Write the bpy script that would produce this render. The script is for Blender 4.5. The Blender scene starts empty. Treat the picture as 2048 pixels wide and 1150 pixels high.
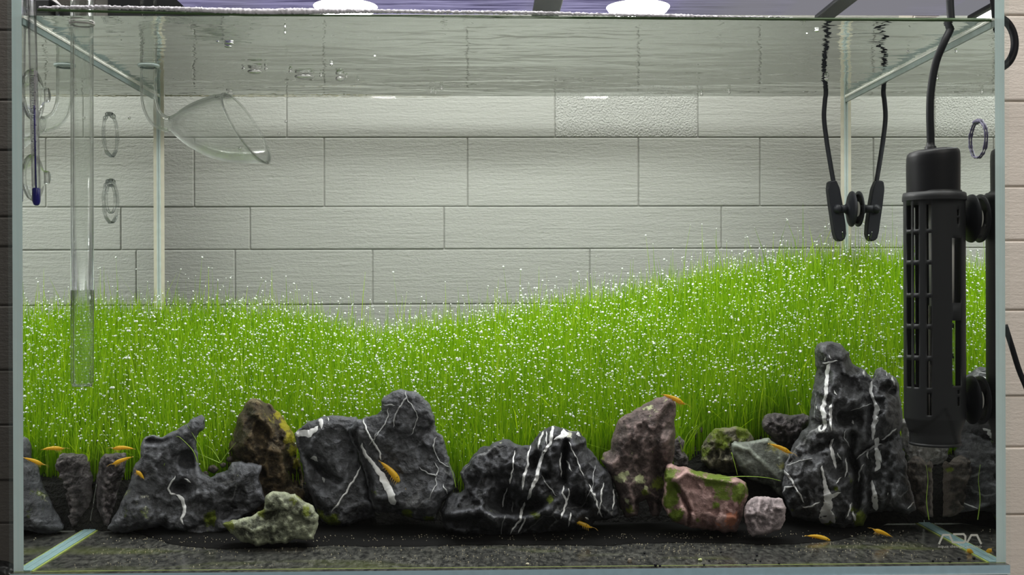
import bpy, bmesh, math, random
import numpy as np
from mathutils import Vector, Matrix, noise
from mathutils.bvhtree import BVHTree
from mathutils.geometry import delaunay_2d_cdt
random.seed(7); RNG = np.random.default_rng(11)
S = bpy.context.scene
COL = S.collection

# ------------------------------------------------------------------ camera (real metres, tank 60 x 30 x 36 cm, front pane at Y=0)
CX, CY, CZ = -0.01812, -0.68461, 0.17566
YAW, PIT, ROL, FPX = 0.02437, -0.000823, -0.003339, 2286.98
ZW = 0.3386                                     # water level
_f = Vector((math.sin(YAW)*math.cos(PIT), math.cos(YAW)*math.cos(PIT), math.sin(PIT)))
_r = Vector((math.cos(YAW), -math.sin(YAW), 0)); _u = _r.cross(_f)
_c, _s = math.cos(ROL), math.sin(ROL)
RT, UP = _r*_c + _u*_s, _u*_c - _r*_s
CAM = Vector((CX, CY, CZ))
cd = bpy.data.cameras.new('camera'); cam = bpy.data.objects.new('camera', cd); COL.objects.link(cam)
cd.sensor_width = 36.0; cd.lens = FPX/2048*36.0; cd.clip_start = 0.02; cd.clip_end = 50
cam.matrix_world = Matrix.Translation(CAM) @ Matrix((RT, UP, -_f)).transposed().to_4x4()
S.camera = cam

def ray(px, py): return (_f + RT*((px-1024)/FPX) + UP*((575-py)/FPX))
def P(px, py, Y):
    d = ray(px, py); return CAM + d*((Y-CY)/d.y)
def PZ(px, py, z):
    d = ray(px, py); return CAM + d*((z-CZ)/d.z)
def mpp(Y): return (Y-CY)/FPX                    # metres per photo pixel at depth Y

# ------------------------------------------------------------------ world, lights, exposure
S.view_settings.view_transform = 'Standard'; S.view_settings.look = 'None'
S.view_settings.exposure = 0.24; S.view_settings.gamma = 1.0; S.view_settings.use_curve_mapping = False
S.cycles.transparent_max_bounces = 24; S.cycles.max_bounces = 10; S.cycles.transmission_bounces = 10
w = bpy.data.worlds.new('room'); S.world = w; w.use_nodes = True
w.node_tree.nodes['Background'].inputs[0].default_value = (1.0, 0.96, 0.90, 1)
w.node_tree.nodes['Background'].inputs[1].default_value = 0.16
def area(name, loc, rot, sx, sy, power, col):
    l = bpy.data.lights.new(name, 'AREA'); l.shape = 'RECTANGLE'; l.size = sx; l.size_y = sy
    l.energy = power; l.color = col
    o = bpy.data.objects.new(name, l); o.location = loc; o.rotation_euler = rot; COL.objects.link(o); return o
LAMP_Z = 0.378
area('lamp_light', (0.03, 0.115, LAMP_Z-0.004), (0, 0, 0), 0.42, 0.10, 0.6, (1.0, 0.99, 0.95))
area('overhead_fill', (0.05, 0.02, 1.25), (math.radians(-6), 0, 0), 0.9, 0.35, 14.0, (1.0, 0.99, 0.95))  # unseen overhead fill, added to even out the light on the wall
LEDX = (P(690, 0, 0.14).x, P(1277, 0, 0.14).x)
for lx in LEDX:
    l = bpy.data.lights.new('led_light', 'POINT'); l.energy = 0.72; l.shadow_soft_size = 0.012; l.color = (1.0, 0.99, 0.97)
    o = bpy.data.objects.new('led_light', l); o.location = (lx, 0.145, LAMP_Z-0.016); COL.objects.link(o)
area('room_light', (0.9, -1.3, 1.5), (math.radians(48), 0, math.radians(35)), 1.2, 0.8, 11.0, (1.0, 0.93, 0.86))

# ------------------------------------------------------------------ helpers
def mat(name):
    m = bpy.data.materials.new(name); m.use_nodes = True
    nt = m.node_tree; nt.nodes.clear(); out = nt.nodes.new('ShaderNodeOutputMaterial')
    return m, nt, out
def nd(nt, typ, **kw):
    n = nt.nodes.new('ShaderNode'+typ)
    for k, v in kw.items():
        if k in n.inputs.keys(): n.inputs[k].default_value = v
        else: setattr(n, k, v)
    return n
def lk(nt, a, b): nt.links.new(a, b)
def ramp(nt, fac, stops):
    r = nt.nodes.new('ShaderNodeValToRGB'); e = r.color_ramp.elements
    while len(e) < len(stops): e.new(0.5)
    for i, (p, c) in enumerate(stops):
        e[i].position = p; e[i].color = (c, c, c, 1) if isinstance(c, (int, float)) else (*c, 1)
    if fac is not None: lk(nt, fac, r.inputs[0])
    return r
def mixc(nt, fac, a, b, mode='MIX'):
    m = nt.nodes.new('ShaderNodeMix'); m.data_type = 'RGBA'; m.blend_type = mode
    for i, v in ((0, fac), (6, a), (7, b)):
        if hasattr(v, 'links'): lk(nt, v, m.inputs[i])
        else: m.inputs[i].default_value = v if i == 0 else (*v, 1)
    return m.outputs[2]
def math_(nt, op, a, b=0.0, c=0.0):
    m = nt.nodes.new('ShaderNodeMath'); m.operation = op
    for i, v in enumerate((a, b, c)):
        if hasattr(v, 'links'): lk(nt, v, m.inputs[i])
        else: m.inputs[i].default_value = v
    return m.outputs[0]
def coords(nt, scale=(1, 1, 1)):
    t = nt.nodes.new('ShaderNodeTexCoord'); mp = nt.nodes.new('ShaderNodeMapping')
    mp.inputs['Scale'].default_value = scale; lk(nt, t.outputs['Object'], mp.inputs[0]); return mp.outputs[0]
def simple(name, col, rough=0.5, metal=0.0, spec=0.5, **kw):
    m, nt, out = mat(name); b = nd(nt, 'BsdfPrincipled'); b.inputs['Base Color'].default_value = (*col, 1)
    b.inputs['Roughness'].default_value = rough; b.inputs['Metallic'].default_value = metal
    b.inputs['Specular IOR Level'].default_value = spec
    for k, v in kw.items(): b.inputs[k.replace('_', ' ')].default_value = v
    # faint mottling so no surface is perfectly even
    n = nd(nt, 'TexNoise', Scale=180.0, Detail=3.0); lk(nt, coords(nt), n.inputs['Vector'])
    lk(nt, mixc(nt, n.outputs[0], tuple(c*0.85 for c in col), tuple(min(1, c*1.12) for c in col)), b.inputs['Base Color'])
    lk(nt, b.outputs[0], out.inputs[0]); return m
def link(name, me, parent=None, m=None):
    o = bpy.data.objects.new(name, me); COL.objects.link(o)
    if m is not None:
        me.materials.clear()
        for x in (m if isinstance(m, (list, tuple)) else [m]): me.materials.append(x)
    if parent is not None:
        o.parent = parent; o.matrix_parent_inverse = parent.matrix_world.inverted() if False else Matrix.Translation(-parent.location)
    return o
def tag(o, label=None, cat=None, group=None, kind=None):
    if label: o['label'] = label
    if cat: o['category'] = cat
    if group: o['group'] = group
    if kind: o['kind'] = kind
    return o
def empty(name, loc):
    o = bpy.data.objects.new(name, None); o.location = loc; o.empty_display_size = 0.01; COL.objects.link(o); return o
def pydata(name, V, F, smooth=False):
    me = bpy.data.meshes.new(name); me.from_pydata([tuple(v) for v in V], [], F); me.update()
    if smooth: me.polygons.foreach_set('use_smooth', [True]*len(me.polygons))
    return me
def box_me(name, x0, x1, y0, y1, z0, z1, bev=0.0, seg=2):
    bm = bmesh.new(); bmesh.ops.create_cube(bm, size=1.0)
    bmesh.ops.scale(bm, vec=(x1-x0, y1-y0, z1-z0), verts=bm.verts)
    bmesh.ops.translate(bm, vec=((x0+x1)/2, (y0+y1)/2, (z0+z1)/2), verts=bm.verts)
    if bev: bmesh.ops.bevel(bm, geom=bm.edges[:], offset=bev, segments=seg, affect='EDGES', profile=0.5)
    me = bpy.data.meshes.new(name); bm.to_mesh(me); bm.free(); return me
def tube_me(name, pts, rad, n=16, cap=True, smooth=True, inner=None):
    """tube along points; rad number or list; inner = wall thickness for a hollow tube"""
    pts = [Vector(p) for p in pts]; k = len(pts)
    R = rad if isinstance(rad, (list, tuple)) else [rad]*k
    V, F = [], []; ref = None
    frames = []
    for i in range(k):
        t = (pts[min(i+1, k-1)]-pts[max(i-1, 0)]).normalized()
        if ref is None:
            ref = t.orthogonal().normalized()
        ref = (ref - t*ref.dot(t)).normalized(); frames.append((t, ref.copy(), t.cross(ref)))
    def skin(Rs, flip):
        b = len(V)
        for i in range(k):
            _, a, c = frames[i]
            for j in range(n):
                th = 2*math.pi*j/n; V.append(pts[i]+a*(Rs[i]*math.cos(th))+c*(Rs[i]*math.sin(th)))
        for i in range(k-1):
            for j in range(n):
                q = [b+i*n+j, b+i*n+(j+1) % n, b+(i+1)*n+(j+1) % n, b+(i+1)*n+j]
                F.append(q[::-1] if flip else q)
        return b
    b0 = skin(R, False)
    if inner:
        b1 = skin([max(r-inner, 1e-5) for r in R], True)
        for e in (0, k-1):
            for j in range(n):
                q = [b0+e*n+j, b0+e*n+(j+1) % n, b1+e*n+(j+1) % n, b1+e*n+j]
                F.append(q if e else q[::-1])
    elif cap:
        F.append([b0+j for j in range(n)][::-1]); F.append([b0+(k-1)*n+j for j in range(n)])
    return pydata(name, V, F, smooth)
def smooth_path(pts, sub=6):
    pts = [Vector(p) for p in pts]; out = []
    for i in range(len(pts)-1):
        p0, p1, p2, p3 = pts[max(i-1, 0)], pts[i], pts[i+1], pts[min(i+2, len(pts)-1)]
        for s in range(sub):
            t = s/sub
            out.append(0.5*((2*p1)+(p2-p0)*t+(2*p0-5*p1+4*p2-p3)*t*t+(3*p1-p0-3*p2+p3)*t**3))
    out.append(pts[-1]); return out
def lathe_me(name, prof, axis_o, axis_d, n=32, smooth=True):
    """prof: (distance along axis, radius)"""
    d = Vector(axis_d).normalized(); a = d.orthogonal().normalized(); c = d.cross(a); V, F = [], []
    for (h, r) in prof:
        for j in range(n):
            th = 2*math.pi*j/n; V.append(Vector(axis_o)+d*h+a*(r*math.cos(th))+c*(r*math.sin(th)))
    for i in range(len(prof)-1):
        for j in range(n): F.append([i*n+j, i*n+(j+1) % n, (i+1)*n+(j+1) % n, (i+1)*n+j])
    return pydata(name, V, F, smooth)
def sph_me(name, c, r, sub=2):
    bm = bmesh.new(); bmesh.ops.create_icosphere(bm, subdivisions=sub, radius=1.0)
    rr = r if isinstance(r, (tuple, list)) else (r, r, r)
    bmesh.ops.scale(bm, vec=rr, verts=bm.verts); bmesh.ops.translate(bm, vec=c, verts=bm.verts)
    for f in bm.faces: f.smooth = True
    me = bpy.data.meshes.new(name); bm.to_mesh(me); bm.free(); return me

# ------------------------------------------------------------------ materials
def clear_glass(name, tint=(0.985, 0.995, 0.99), f0=0.006, grime=0.0):
    m, nt, out = mat(name)
    lw = nd(nt, 'LayerWeight', Blend=0.5)
    fr = math_(nt, 'POWER', lw.outputs['Facing'], 5.0)
    fac = math_(nt, 'MULTIPLY_ADD', fr, 0.7, f0)
    t = nd(nt, 'BsdfTransparent', Color=(*tint, 1)); g = nd(nt, 'BsdfGlossy', Roughness=0.02)
    mx = nd(nt, 'MixShader'); lk(nt, fac, mx.inputs[0]); lk(nt, t.outputs[0], mx.inputs[1]); lk(nt, g.outputs[0], mx.inputs[2])
    lk(nt, mx.outputs[0], out.inputs[0]); return m
M_CLEAR = clear_glass('clear_glass')
def tir(name, tint, wav=None, lim=0.33):
    """an interface between water and air seen from the water: steep rays pass, grazing rays are totally reflected"""
    m, nt, out = mat(name)
    lw = nd(nt, 'LayerWeight', Blend=0.5)
    st = ramp(nt, lw.outputs['Facing'], [(lim-0.02, 0.03), (lim+0.03, 1.0)])
    t = nd(nt, 'BsdfTransparent'); g = nd(nt, 'BsdfGlossy', Roughness=0.0, Color=(*tint, 1))
    if wav:
        n1 = nd(nt, 'TexNoise', Scale=1.0, Detail=2.0, Roughness=0.45); lk(nt, coords(nt, wav[0]), n1.inputs['Vector'])
        n2 = nd(nt, 'TexNoise', Scale=1.0, Detail=2.0, Roughness=0.5, Distortion=1.0); lk(nt, coords(nt, wav[1]), n2.inputs['Vector'])
        b1 = nd(nt, 'Bump', Strength=1.0, Distance=wav[2]); lk(nt, n1.outputs[0], b1.inputs['Height'])
        b2 = nd(nt, 'Bump', Strength=1.0, Distance=wav[3]); lk(nt, n2.outputs[0], b2.inputs['Height']); lk(nt, b1.outputs[0], b2.inputs['Normal'])
        lk(nt, b2.outputs[0], g.inputs['Normal'])
    mx = nd(nt, 'MixShader'); lk(nt, st.outputs[0], mx.inputs[0]); lk(nt, t.outputs[0], mx.inputs[1]); lk(nt, g.outputs[0], mx.inputs[2])
    lk(nt, mx.outputs[0], out.inputs[0]); return m
M_PANE_IN = tir('pane_inner_face', (0.97, 0.985, 0.975))
M_WATER = tir('water_surface', (0.84, 0.86, 0.84), ((7, 30, 1), (26, 85, 1), 0.0020, 0.00050), 0.71)

def edge_glass():
    m, nt, out = mat('glass_edge')
    co = coords(nt); sx = nd(nt, 'SeparateXYZ'); lk(nt, co, sx.inputs[0])
    # slanted bright reflections inside the edge
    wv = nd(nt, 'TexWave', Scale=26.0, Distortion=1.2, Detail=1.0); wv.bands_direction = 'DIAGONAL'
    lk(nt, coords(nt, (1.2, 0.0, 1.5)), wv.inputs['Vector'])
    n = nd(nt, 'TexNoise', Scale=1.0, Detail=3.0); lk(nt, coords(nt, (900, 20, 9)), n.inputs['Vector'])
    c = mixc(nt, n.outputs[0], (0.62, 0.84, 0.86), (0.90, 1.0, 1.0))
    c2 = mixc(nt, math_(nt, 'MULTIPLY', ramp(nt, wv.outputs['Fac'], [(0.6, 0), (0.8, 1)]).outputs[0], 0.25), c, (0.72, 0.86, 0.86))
    b = nd(nt, 'BsdfPrincipled', Roughness=0.15); lk(nt, c2, b.inputs['Base Color'])
    tr = nd(nt, 'BsdfTranslucent', Color=(0.5, 0.72, 0.72, 1)); mx = nd(nt, 'MixShader'); mx.inputs[0].default_value = 0.2
    lk(nt, b.outputs[0], mx.inputs[1]); lk(nt, tr.outputs[0], mx.inputs[2]); lk(nt, mx.outputs[0], out.inputs[0]); return m
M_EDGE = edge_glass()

def refr(name, ior=1.17, col=(1, 1, 1), rough=0.0, tr=0.3):
    m, nt, out = mat(name); g = nd(nt, 'BsdfGlass', IOR=ior, Roughness=rough, Color=(*col, 1))
    t = nd(nt, 'BsdfTransparent', Color=(0.985, 0.99, 0.985, 1)); mx = nd(nt, 'MixShader')
    lw = nd(nt, 'LayerWeight', Blend=0.5); rp = ramp(nt, lw.outputs['Facing'], [(0.30, 1.0-(1-tr)*0.25), (0.80, 1.0-(1-tr)*2 if tr > 0.5 else tr)]); lk(nt, rp.outputs[0], mx.inputs[0])
    lk(nt, g.outputs[0], mx.inputs[1]); lk(nt, t.outputs[0], mx.inputs[2]); lk(nt, mx.outputs[0], out.inputs[0]); return m
M_PIPE = refr('pipe_glass', 1.38, (0.80, 0.82, 0.81), 0.0, 0.56)
M_BUB, _nt, _o = mat('air_bubble'); _g = nd(_nt, 'BsdfGlass', IOR=0.78, Roughness=0.0); _lw = nd(_nt, 'LayerWeight', Blend=0.5); _r2 = ramp(_nt, _lw.outputs['Facing'], [(0.45, 0.95), (0.85, 0.22)]); lk(_nt, _r2.outputs[0], _g.inputs['Color']); lk(_nt, _g.outputs[0], _o.inputs[0])  # dark rim tinted in by view angle, as if mirroring the dim room
M_PEARL = simple('oxygen_pearl', (0.84, 0.90, 0.86), 0.12, 0.0, 1.0)
M_BLACK = simple('black_plastic', (0.015, 0.016, 0.018), 0.5, 0.0, 0.3)
M_CAP = simple('black_heater_cap', (0.004, 0.004, 0.006), 0.45, 0.0, 0.25)
M_RUBBER = simple('black_rubber', (0.006, 0.007, 0.010), 0.55, 0.0, 0.25)
M_WHITE = simple('white_ceramic', (0.72, 0.71, 0.68), 0.4)
M_BLUE = simple('blue_spirit', (0.004, 0.004, 0.16), 0.2)
M_TICK = simple('scale_print', (0.07, 0.06, 0.10), 0.6)
M_LOGO = simple('etched_white_print', (0.62, 0.64, 0.58), 0.6)
M_METAL = simple('grey_metal', (0.30, 0.30, 0.33), 0.35, 0.6)
M_SILICONE = simple('silicone', (0.46, 0.54, 0.52), 0.3)
M_CREAM = simple('aged_silicone', (0.60, 0.57, 0.46), 0.35, Emission_Strength=0.0)

def wall_mat(name, col, pebble=False, st=1.0):
    m, nt, out = mat(name); b = nd(nt, 'BsdfPrincipled', Roughness=0.62)
    n0 = nd(nt, 'TexNoise', Scale=1.0, Detail=5.0, Roughness=0.6); lk(nt, coords(nt, (9, 30, 60) if not pebble else (60, 60, 60)), n0.inputs['Vector'])
    lk(nt, mixc(nt, n0.outputs[0], tuple(c*0.92 for c in col), tuple(c*1.06 for c in col)), b.inputs['Base Color'])
    if pebble:
        v = nd(nt, 'TexNoise', Scale=1.0, Detail=2.0, Roughness=0.5); lk(nt, coords(nt, (560, 400, 560)), v.inputs['Vector'])
        bp = nd(nt, 'Bump', Strength=1.0, Distance=0.0012*st); lk(nt, v.outputs[0], bp.inputs['Height']); lk(nt, bp.outputs[0], b.inputs['Normal'])
    else:
        a = nd(nt, 'TexNoise', Scale=1.0, Detail=4.0, Roughness=0.6, Distortion=0.4); lk(nt, coords(nt, (22, 30, 330)), a.inputs['Vector'])
        c = nd(nt, 'TexNoise', Scale=1.0, Detail=3.0, Roughness=0.7); lk(nt, coords(nt, (240, 200, 480)), c.inputs['Vector'])
        h = math_(nt, 'MULTIPLY_ADD', c.outputs[0], 0.75, math_(nt, 'MULTIPLY', a.outputs[0], 0.7))
        v = nd(nt, 'TexVoronoi', Scale=42.0); lk(nt, coords(nt, (1, 1, 1)), v.inputs['Vector'])
        pit = ramp(nt, v.outputs['Distance'], [(0.0, 0.0), (0.09, 1.0)])
        h2 = math_(nt, 'MULTIPLY_ADD', pit.outputs[0], 0.35, h)
        bp = nd(nt, 'Bump', Strength=1.0, Distance=0.0007*st); lk(nt, h2, bp.inputs['Height']); lk(nt, bp.outputs[0], b.inputs['Normal'])
    lk(nt, b.outputs[0], out.inputs[0]); return m
M_WALL = wall_mat('painted_block', (0.365, 0.367, 0.340))
M_WALLP = wall_mat('painted_block_pebbled', (0.385, 0.387, 0.362), True, 1.5)
M_JOINT = wall_mat('painted_mortar', (0.33, 0.33, 0.305))
M_WALLR = wall_mat('beige_block', (0.80, 0.73, 0.66), st=0.6)
M_WALLL = wall_mat('shaded_block', (0.085, 0.078, 0.070), st=0.8)  # wall in shadow: the shade is put into the block colour

# ------------------------------------------------------------------ walls of painted blocks
def block_wall(name, Y, rows, joints, m, mj, xlim, pebble=None, gap=1.3, depth=0.0013, rowx=1024, thick=0.05):
    """rows: photo y of the bed joints; joints: photo x of the head joints per row"""
    zs = [P(rowx, y, Y).z for y in rows]; g = mpp(Y)*gap*0.5
    back = link(name, box_me(name, xlim[0], xlim[1], Y+depth, Y+thick, min(zs), max(zs)), None, mj)
    back['kind'] = 'structure'
    for i in range(len(rows)-1):
        xs = [P(x, (rows[i]+rows[i+1])/2, Y).x for x in joints[i]]
        xs = [x for x in xs if xlim[0]+0.01 < x < xlim[1]-0.01]
        xs = [xlim[0]] + xs + [xlim[1]]
        for j in range(len(xs)-1):
            me = box_me('block', xs[j]+g, xs[j+1]-g, Y+random.uniform(-0.0004, 0.0004), Y+depth+0.004, zs[i+1]+g, zs[i]-g, 0.0011, 3)
            pb = pebble and pebble == (i, j)
            o = link('block', me, back, M_WALLP if pb else m)
            if pb: o['label'] = 'block with a coarse pebbled face'
    return back
ROWS = [-330, -185, -75, 45, 187, 275, 413, 498, 608, 745, 830, 940, 1080, 1165]
JX = [[-100, 300, 700, 1150, 1600, 2100], [60, 500, 820, 1290, 1700], [-160, 240, 640, 1040, 1480, 1900], [50, 420, 900, 1340, 1780],
      [-250, 90, 573, 1110, 1396, 1900], [130, 388, 648, 935, 1277, 1520, 1800], [-60, 200, 500, 888, 1443, 1750, 2150],
      [-50, 200, 470, 745, 1180, 1640, 1990], [140, 420, 900, 1350, 1760], [0, 350, 700, 1100, 1500, 1900], [200, 560, 1000, 1400, 1850],
      [60, 480, 900, 1250, 1690, 2100], [200, 640, 1100, 1500, 1930]]
block_wall('wall_back', 0.38, ROWS, JX, M_WALL, M_JOINT, (-0.62, 0.62), pebble=(4, 4))
RR = [-120, 30, 202, 373, 481, 620, 792, 894, 1029, 1190]
block_wall('wall_right', 0.17, RR, [[], [2300], [], [2250], [], [2350], [], [2250], []], M_WALLR, simple('beige_mortar', (0.5, 0.45, 0.39), 0.8), (0.306, 0.60), gap=3.5, rowx=2030, depth=0.0015, thick=0.03)
block_wall('wall_left', 0.17, [-120, 60, 200, 300, 433, 493, 611, 740, 850, 960, 1046, 1190], [[-300], [], [-200], [], [-300], [], [-200], [], [-300], [], [-200]], M_WALLL, simple('shaded_mortar', (0.06, 0.055, 0.05), 0.8), (-0.60, -0.306), gap=3.0, rowx=8, depth=0.0015, thick=0.03)  # shadowed bricks, drawn as a pilaster with darkened block and mortar

# ------------------------------------------------------------------ cabinet top under the tank
st = link('cabinet_top', box_me('cabinet_top', -0.301, 0.300, -0.004, 0.31, -0.03, -0.0005, 0.001), None, simple('black_laminate', (0.012, 0.012, 0.013), 0.5))
tag(st, 'thin black cabinet top edge under the glass tank', 'cabinet')

# ------------------------------------------------------------------ the tank
XI, YI, ZI = 0.294, 0.006, 0.006; ZT = 0.36
tank = empty('aquarium', (0, 0.15, 0)); tag(tank, 'rimless clear glass aquarium filling the frame, with pale teal edges', 'aquarium')
link('front_pane', box_me('front_pane', -0.3, 0.3, 0.0, YI, 0.0, ZT), tank, M_CLEAR)
for s in (-1, 1):
    x0, x1 = sorted((s*0.3, s*XI)); me = box_me('side_pane', x0, x1, YI+0.0002, XI, ZI, ZT)
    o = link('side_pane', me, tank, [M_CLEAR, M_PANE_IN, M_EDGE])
    for p in me.polygons:
        if abs(p.normal.x) > 0.5: p.material_index = 1 if p.normal.x*s < 0 else 0
        elif abs(p.normal.y) > 0.5: p.material_index = 2
        else: p.material_index = 2
link('back_pane', box_me('back_pane', -0.3, 0.3, XI+0.0002, 0.3, 0.0, ZT), tank, M_CLEAR)

def bottom_mat():
    m, nt, out = mat('bottom_film'); b = nd(nt, 'BsdfPrincipled', Roughness=0.16)
    a = nd(nt, 'TexNoise', Scale=1.0, Detail=6.0, Roughness=0.75); lk(nt, coords(nt, (260, 120, 1)), a.inputs['Vector'])
    c = nd(nt, 'TexNoise', Scale=1.0, Detail=4.0, Roughness=0.6); lk(nt, coords(nt, (14, 22, 1)), c.inputs['Vector'])
    f = math_(nt, 'MULTIPLY', ramp(nt, a.outputs[0], [(0.42, 0.0), (0.75, 1.0)]).outputs[0], ramp(nt, c.outputs[0], [(0.3, 0.25), (0.7, 1.0)]).outputs[0])
    c1 = mixc(nt, f, (0.022, 0.023, 0.023), (0.25, 0.25, 0.22))
    g = nd(nt, 'TexNoise', Scale=1.0, Detail=3.0); lk(nt, coords(nt, (9, 30, 1)), g.inputs['Vector'])
    c2 = mixc(nt, math_(nt, 'MULTIPLY', ramp(nt, g.outputs[0], [(0.55, 0), (0.75, 1)]).outputs[0], 0.35), c1, (0.20, 0.24, 0.05))
    lk(nt, c2, b.inputs['Base Color'])
    bp = nd(nt, 'Bump', Strength=0.25, Distance=0.0003); lk(nt, a.outputs[0], bp.inputs['Height']); lk(nt, bp.outputs[0], b.inputs['Normal'])
    lk(nt, b.outputs[0], out.inputs[0]); return m
M_BOT = bottom_mat()
me = box_me('bottom_pane', -0.2998, 0.2998, 0.0002, 0.2998, 0.0002, ZI)
M_BEDGE = simple('bottom_edge_glass', (0.44, 0.62, 0.72), 0.12)
o = link('bottom_pane', me, tank, [M_EDGE, M_BOT, M_BEDGE])
for p in me.polygons: p.material_index = 1 if p.normal.z > 0.5 else (2 if p.normal.y < -0.5 else 0)
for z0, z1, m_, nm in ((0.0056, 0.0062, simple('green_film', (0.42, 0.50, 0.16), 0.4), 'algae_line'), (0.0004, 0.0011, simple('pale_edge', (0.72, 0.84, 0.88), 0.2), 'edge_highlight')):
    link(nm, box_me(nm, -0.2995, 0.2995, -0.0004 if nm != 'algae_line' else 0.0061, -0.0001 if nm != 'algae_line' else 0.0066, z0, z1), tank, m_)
# silicone in the corners
for s in (-1, 1):
    link('silicone_bead', box_me('silicone_bead', *sorted((s*XI, s*(XI-0.0016))), XI-0.0016, XI, ZI, ZT-0.001, 0.0003), tank, M_SILICONE)
    link('silicone_bead', box_me('silicone_bead', *sorted((s*XI, s*(XI-0.0045))), XI-0.0003, XI, ZI, ZT-0.001), tank, M_CREAM)
    link('bottom_silicone', box_me('bottom_silicone', *sorted((s*XI, s*(XI-0.0042))), YI, XI, ZI, ZI+0.0012, 0.0004), tank, simple('teal_silicone', (0.30, 0.46, 0.48), 0.15))
    link('bottom_silicone', box_me('bottom_silicone', *sorted((s*(XI-0.0046), s*(XI-0.0056))), YI, XI, ZI, ZI+0.0006), tank, simple('green_glow_silicone', (0.40, 0.50, 0.12), 0.3))  # yellow-green glow along the seam, painted as a coloured strip
for s in (-1, 1):
    # band of film and wet glass along the waterline on each side pane
    link('waterline_band', box_me('waterline_band', *sorted((s*(XI-0.0002), s*(XI-0.0009))), YI, XI, ZW-0.0052, ZW-0.0014), tank, simple('wet_grey_band', (0.27, 0.33, 0.32) if s > 0 else (0.22, 0.29, 0.29), 0.2))
    link('waterline_edge', box_me('waterline_edge', *sorted((s*(XI-0.0002), s*(XI-0.0012))), YI, XI, ZW-0.0014, ZW-0.0003), tank, simple('bright_wet_edge', (0.72, 0.73, 0.68), 0.2))
# etched logo on the front pane, low at the right
def strokes(name, lines, wpx, Y, parent, m):
    V, F = [], []
    for ln in lines:
        pts = [Vector(p) for p in ln]; b = len(V); n = len(pts)
        for i, p in enumerate(pts):
            d0 = (pts[i]-pts[i-1]).normalized() if i else None; d1 = (pts[i+1]-pts[i]).normalized() if i < n-1 else None
            n0 = Vector((-d0.y, d0.x)) if d0 else None; n1 = Vector((-d1.y, d1.x)) if d1 else None
            if n0 and n1: nn = (n0+n1).normalized(); nn = nn/max(0.5, nn.dot(n1))
            else: nn = n0 or n1
            for sg in (1, -1):
                q = p+nn*(sg*wpx/2)
                for dy in (0, -0.0002): V.append(P(q.x, q.y, Y+dy))
        for i in range(n-1):
            a = b+i*4
            F += [[a+1, a+3, a+7, a+5], [a, a+4, a+6, a+2], [a, a+1, a+5, a+4], [a+2, a+6, a+7, a+3]]
        F += [[b, b+2, b+3, b+1], [b+(n-1)*4, b+(n-1)*4+1, b+(n-1)*4+3, b+(n-1)*4+2]]
    return link(name, pydata(name, V, F), parent, m)
q = lambda L: [(1860+x/11.5, 1050+y/11.5) for x, y in L]
strokes('logo_letters', [q([(205, 440), (300, 228), (450, 228), (525, 398), (775, 405), (812, 370), (815, 262), (775, 210), (530, 212)]), q([(848, 410), (950, 232), (1080, 232), (1180, 440)])], 3.9, -0.0001, tank, M_LOGO)
tc = bpy.data.curves.new('logo_words', 'FONT'); tc.body = 'aqua design amano'; tc.size = 1.0; tc.extrude = 0.02
to = bpy.data.objects.new('logo_words_source', tc); COL.objects.link(to); bpy.context.view_layer.update()
tm = bpy.data.meshes.new_from_object(to.evaluated_get(bpy.context.evaluated_depsgraph_get())); COL.objects.unlink(to)
co = np.array([v.co for v in tm.vertices]); lo, hi = co.min(0), co.max(0)
for v in tm.vertices:
    u_ = (v.co.x-lo[0])/(hi[0]-lo[0]); v_ = (v.co.y-lo[1])/(hi[1]-lo[1])
    pp = P(1876+u_*87, 1097-v_*7, -0.0002+v.co.z*0.002); v.co = pp
link('logo_words', tm, tank, M_LOGO)

# ------------------------------------------------------------------ water: surface seen from below
n = 2; Vw = [(-XI+0.0002, YI+0.0002, ZW), (XI-0.0002, YI+0.0002, ZW), (XI-0.0002, XI-0.0002, ZW), (-XI+0.0002, XI-0.0002, ZW)]
wat = link('water', pydata('water', Vw, [[0, 1, 2, 3]]), None, M_WATER)
tag(wat, 'clear water in the tank, its rippled surface seen from below', 'water')
def foam(name, pts, r0, m, parent, amp=0.5, fr=900):
    pts = [Vector(p) for p in pts]; me = tube_me(name, pts, [r0(i/(len(pts)-1)) for i in range(len(pts))], 10)
    for v in me.vertices:
        v.co += noise.noise_vector(v.co*fr)*(amp*0.001)
    return link(name, me, parent, m)
line = []
for i in range(800):
    t = i/799; px = 78+(1585-78)*t
    py = np.interp(px, [78, 200, 330, 450, 520, 600, 700, 900, 1080, 1150, 1300, 1400, 1585], [15, 14, 17, 22, 24, 23, 22, 24, 26, 28, 31, 33, 35])
    line.append(P(px, py, 0.0088))
def rr(t):
    px = 78+(1585-78)*t
    return float(np.interp(px, [78, 130, 300, 450, 600, 720, 900, 1080, 1200, 1350, 1450, 1585], [2, 3.0, 3.5, 6, 6.5, 4, 3, 3.6, 2.5, 4, 2, 1]))*mpp(0.008)
foam('froth_line', line, rr, simple('white_froth', (0.74, 0.70, 0.78), 0.6), wat, 0.7)
line2 = [P(75+(1990-75)*i/60, float(np.interp(i/60, [0, 0.25, 0.5, 0.75, 1], [20, 31, 34, 38, 41])), 0.0085) for i in range(61)]
foam('green_waterline', line2, lambda t: 2.6*mpp(0.008), simple('green_film_line', (0.035, 0.075, 0.02), 0.5), wat, 0.2)
line3 = [P(330+i*3.2, 192+i*0.012+random.uniform(-0.6, 0.6), XI-0.001) for i in range(180)]
foam('algae_specks', line3, lambda t: 0.8*mpp(0.29)*(1-t*0.6), simple('film_dark', (0.28, 0.27, 0.18), 0.6), wat, 0.25, 2500)

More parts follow.
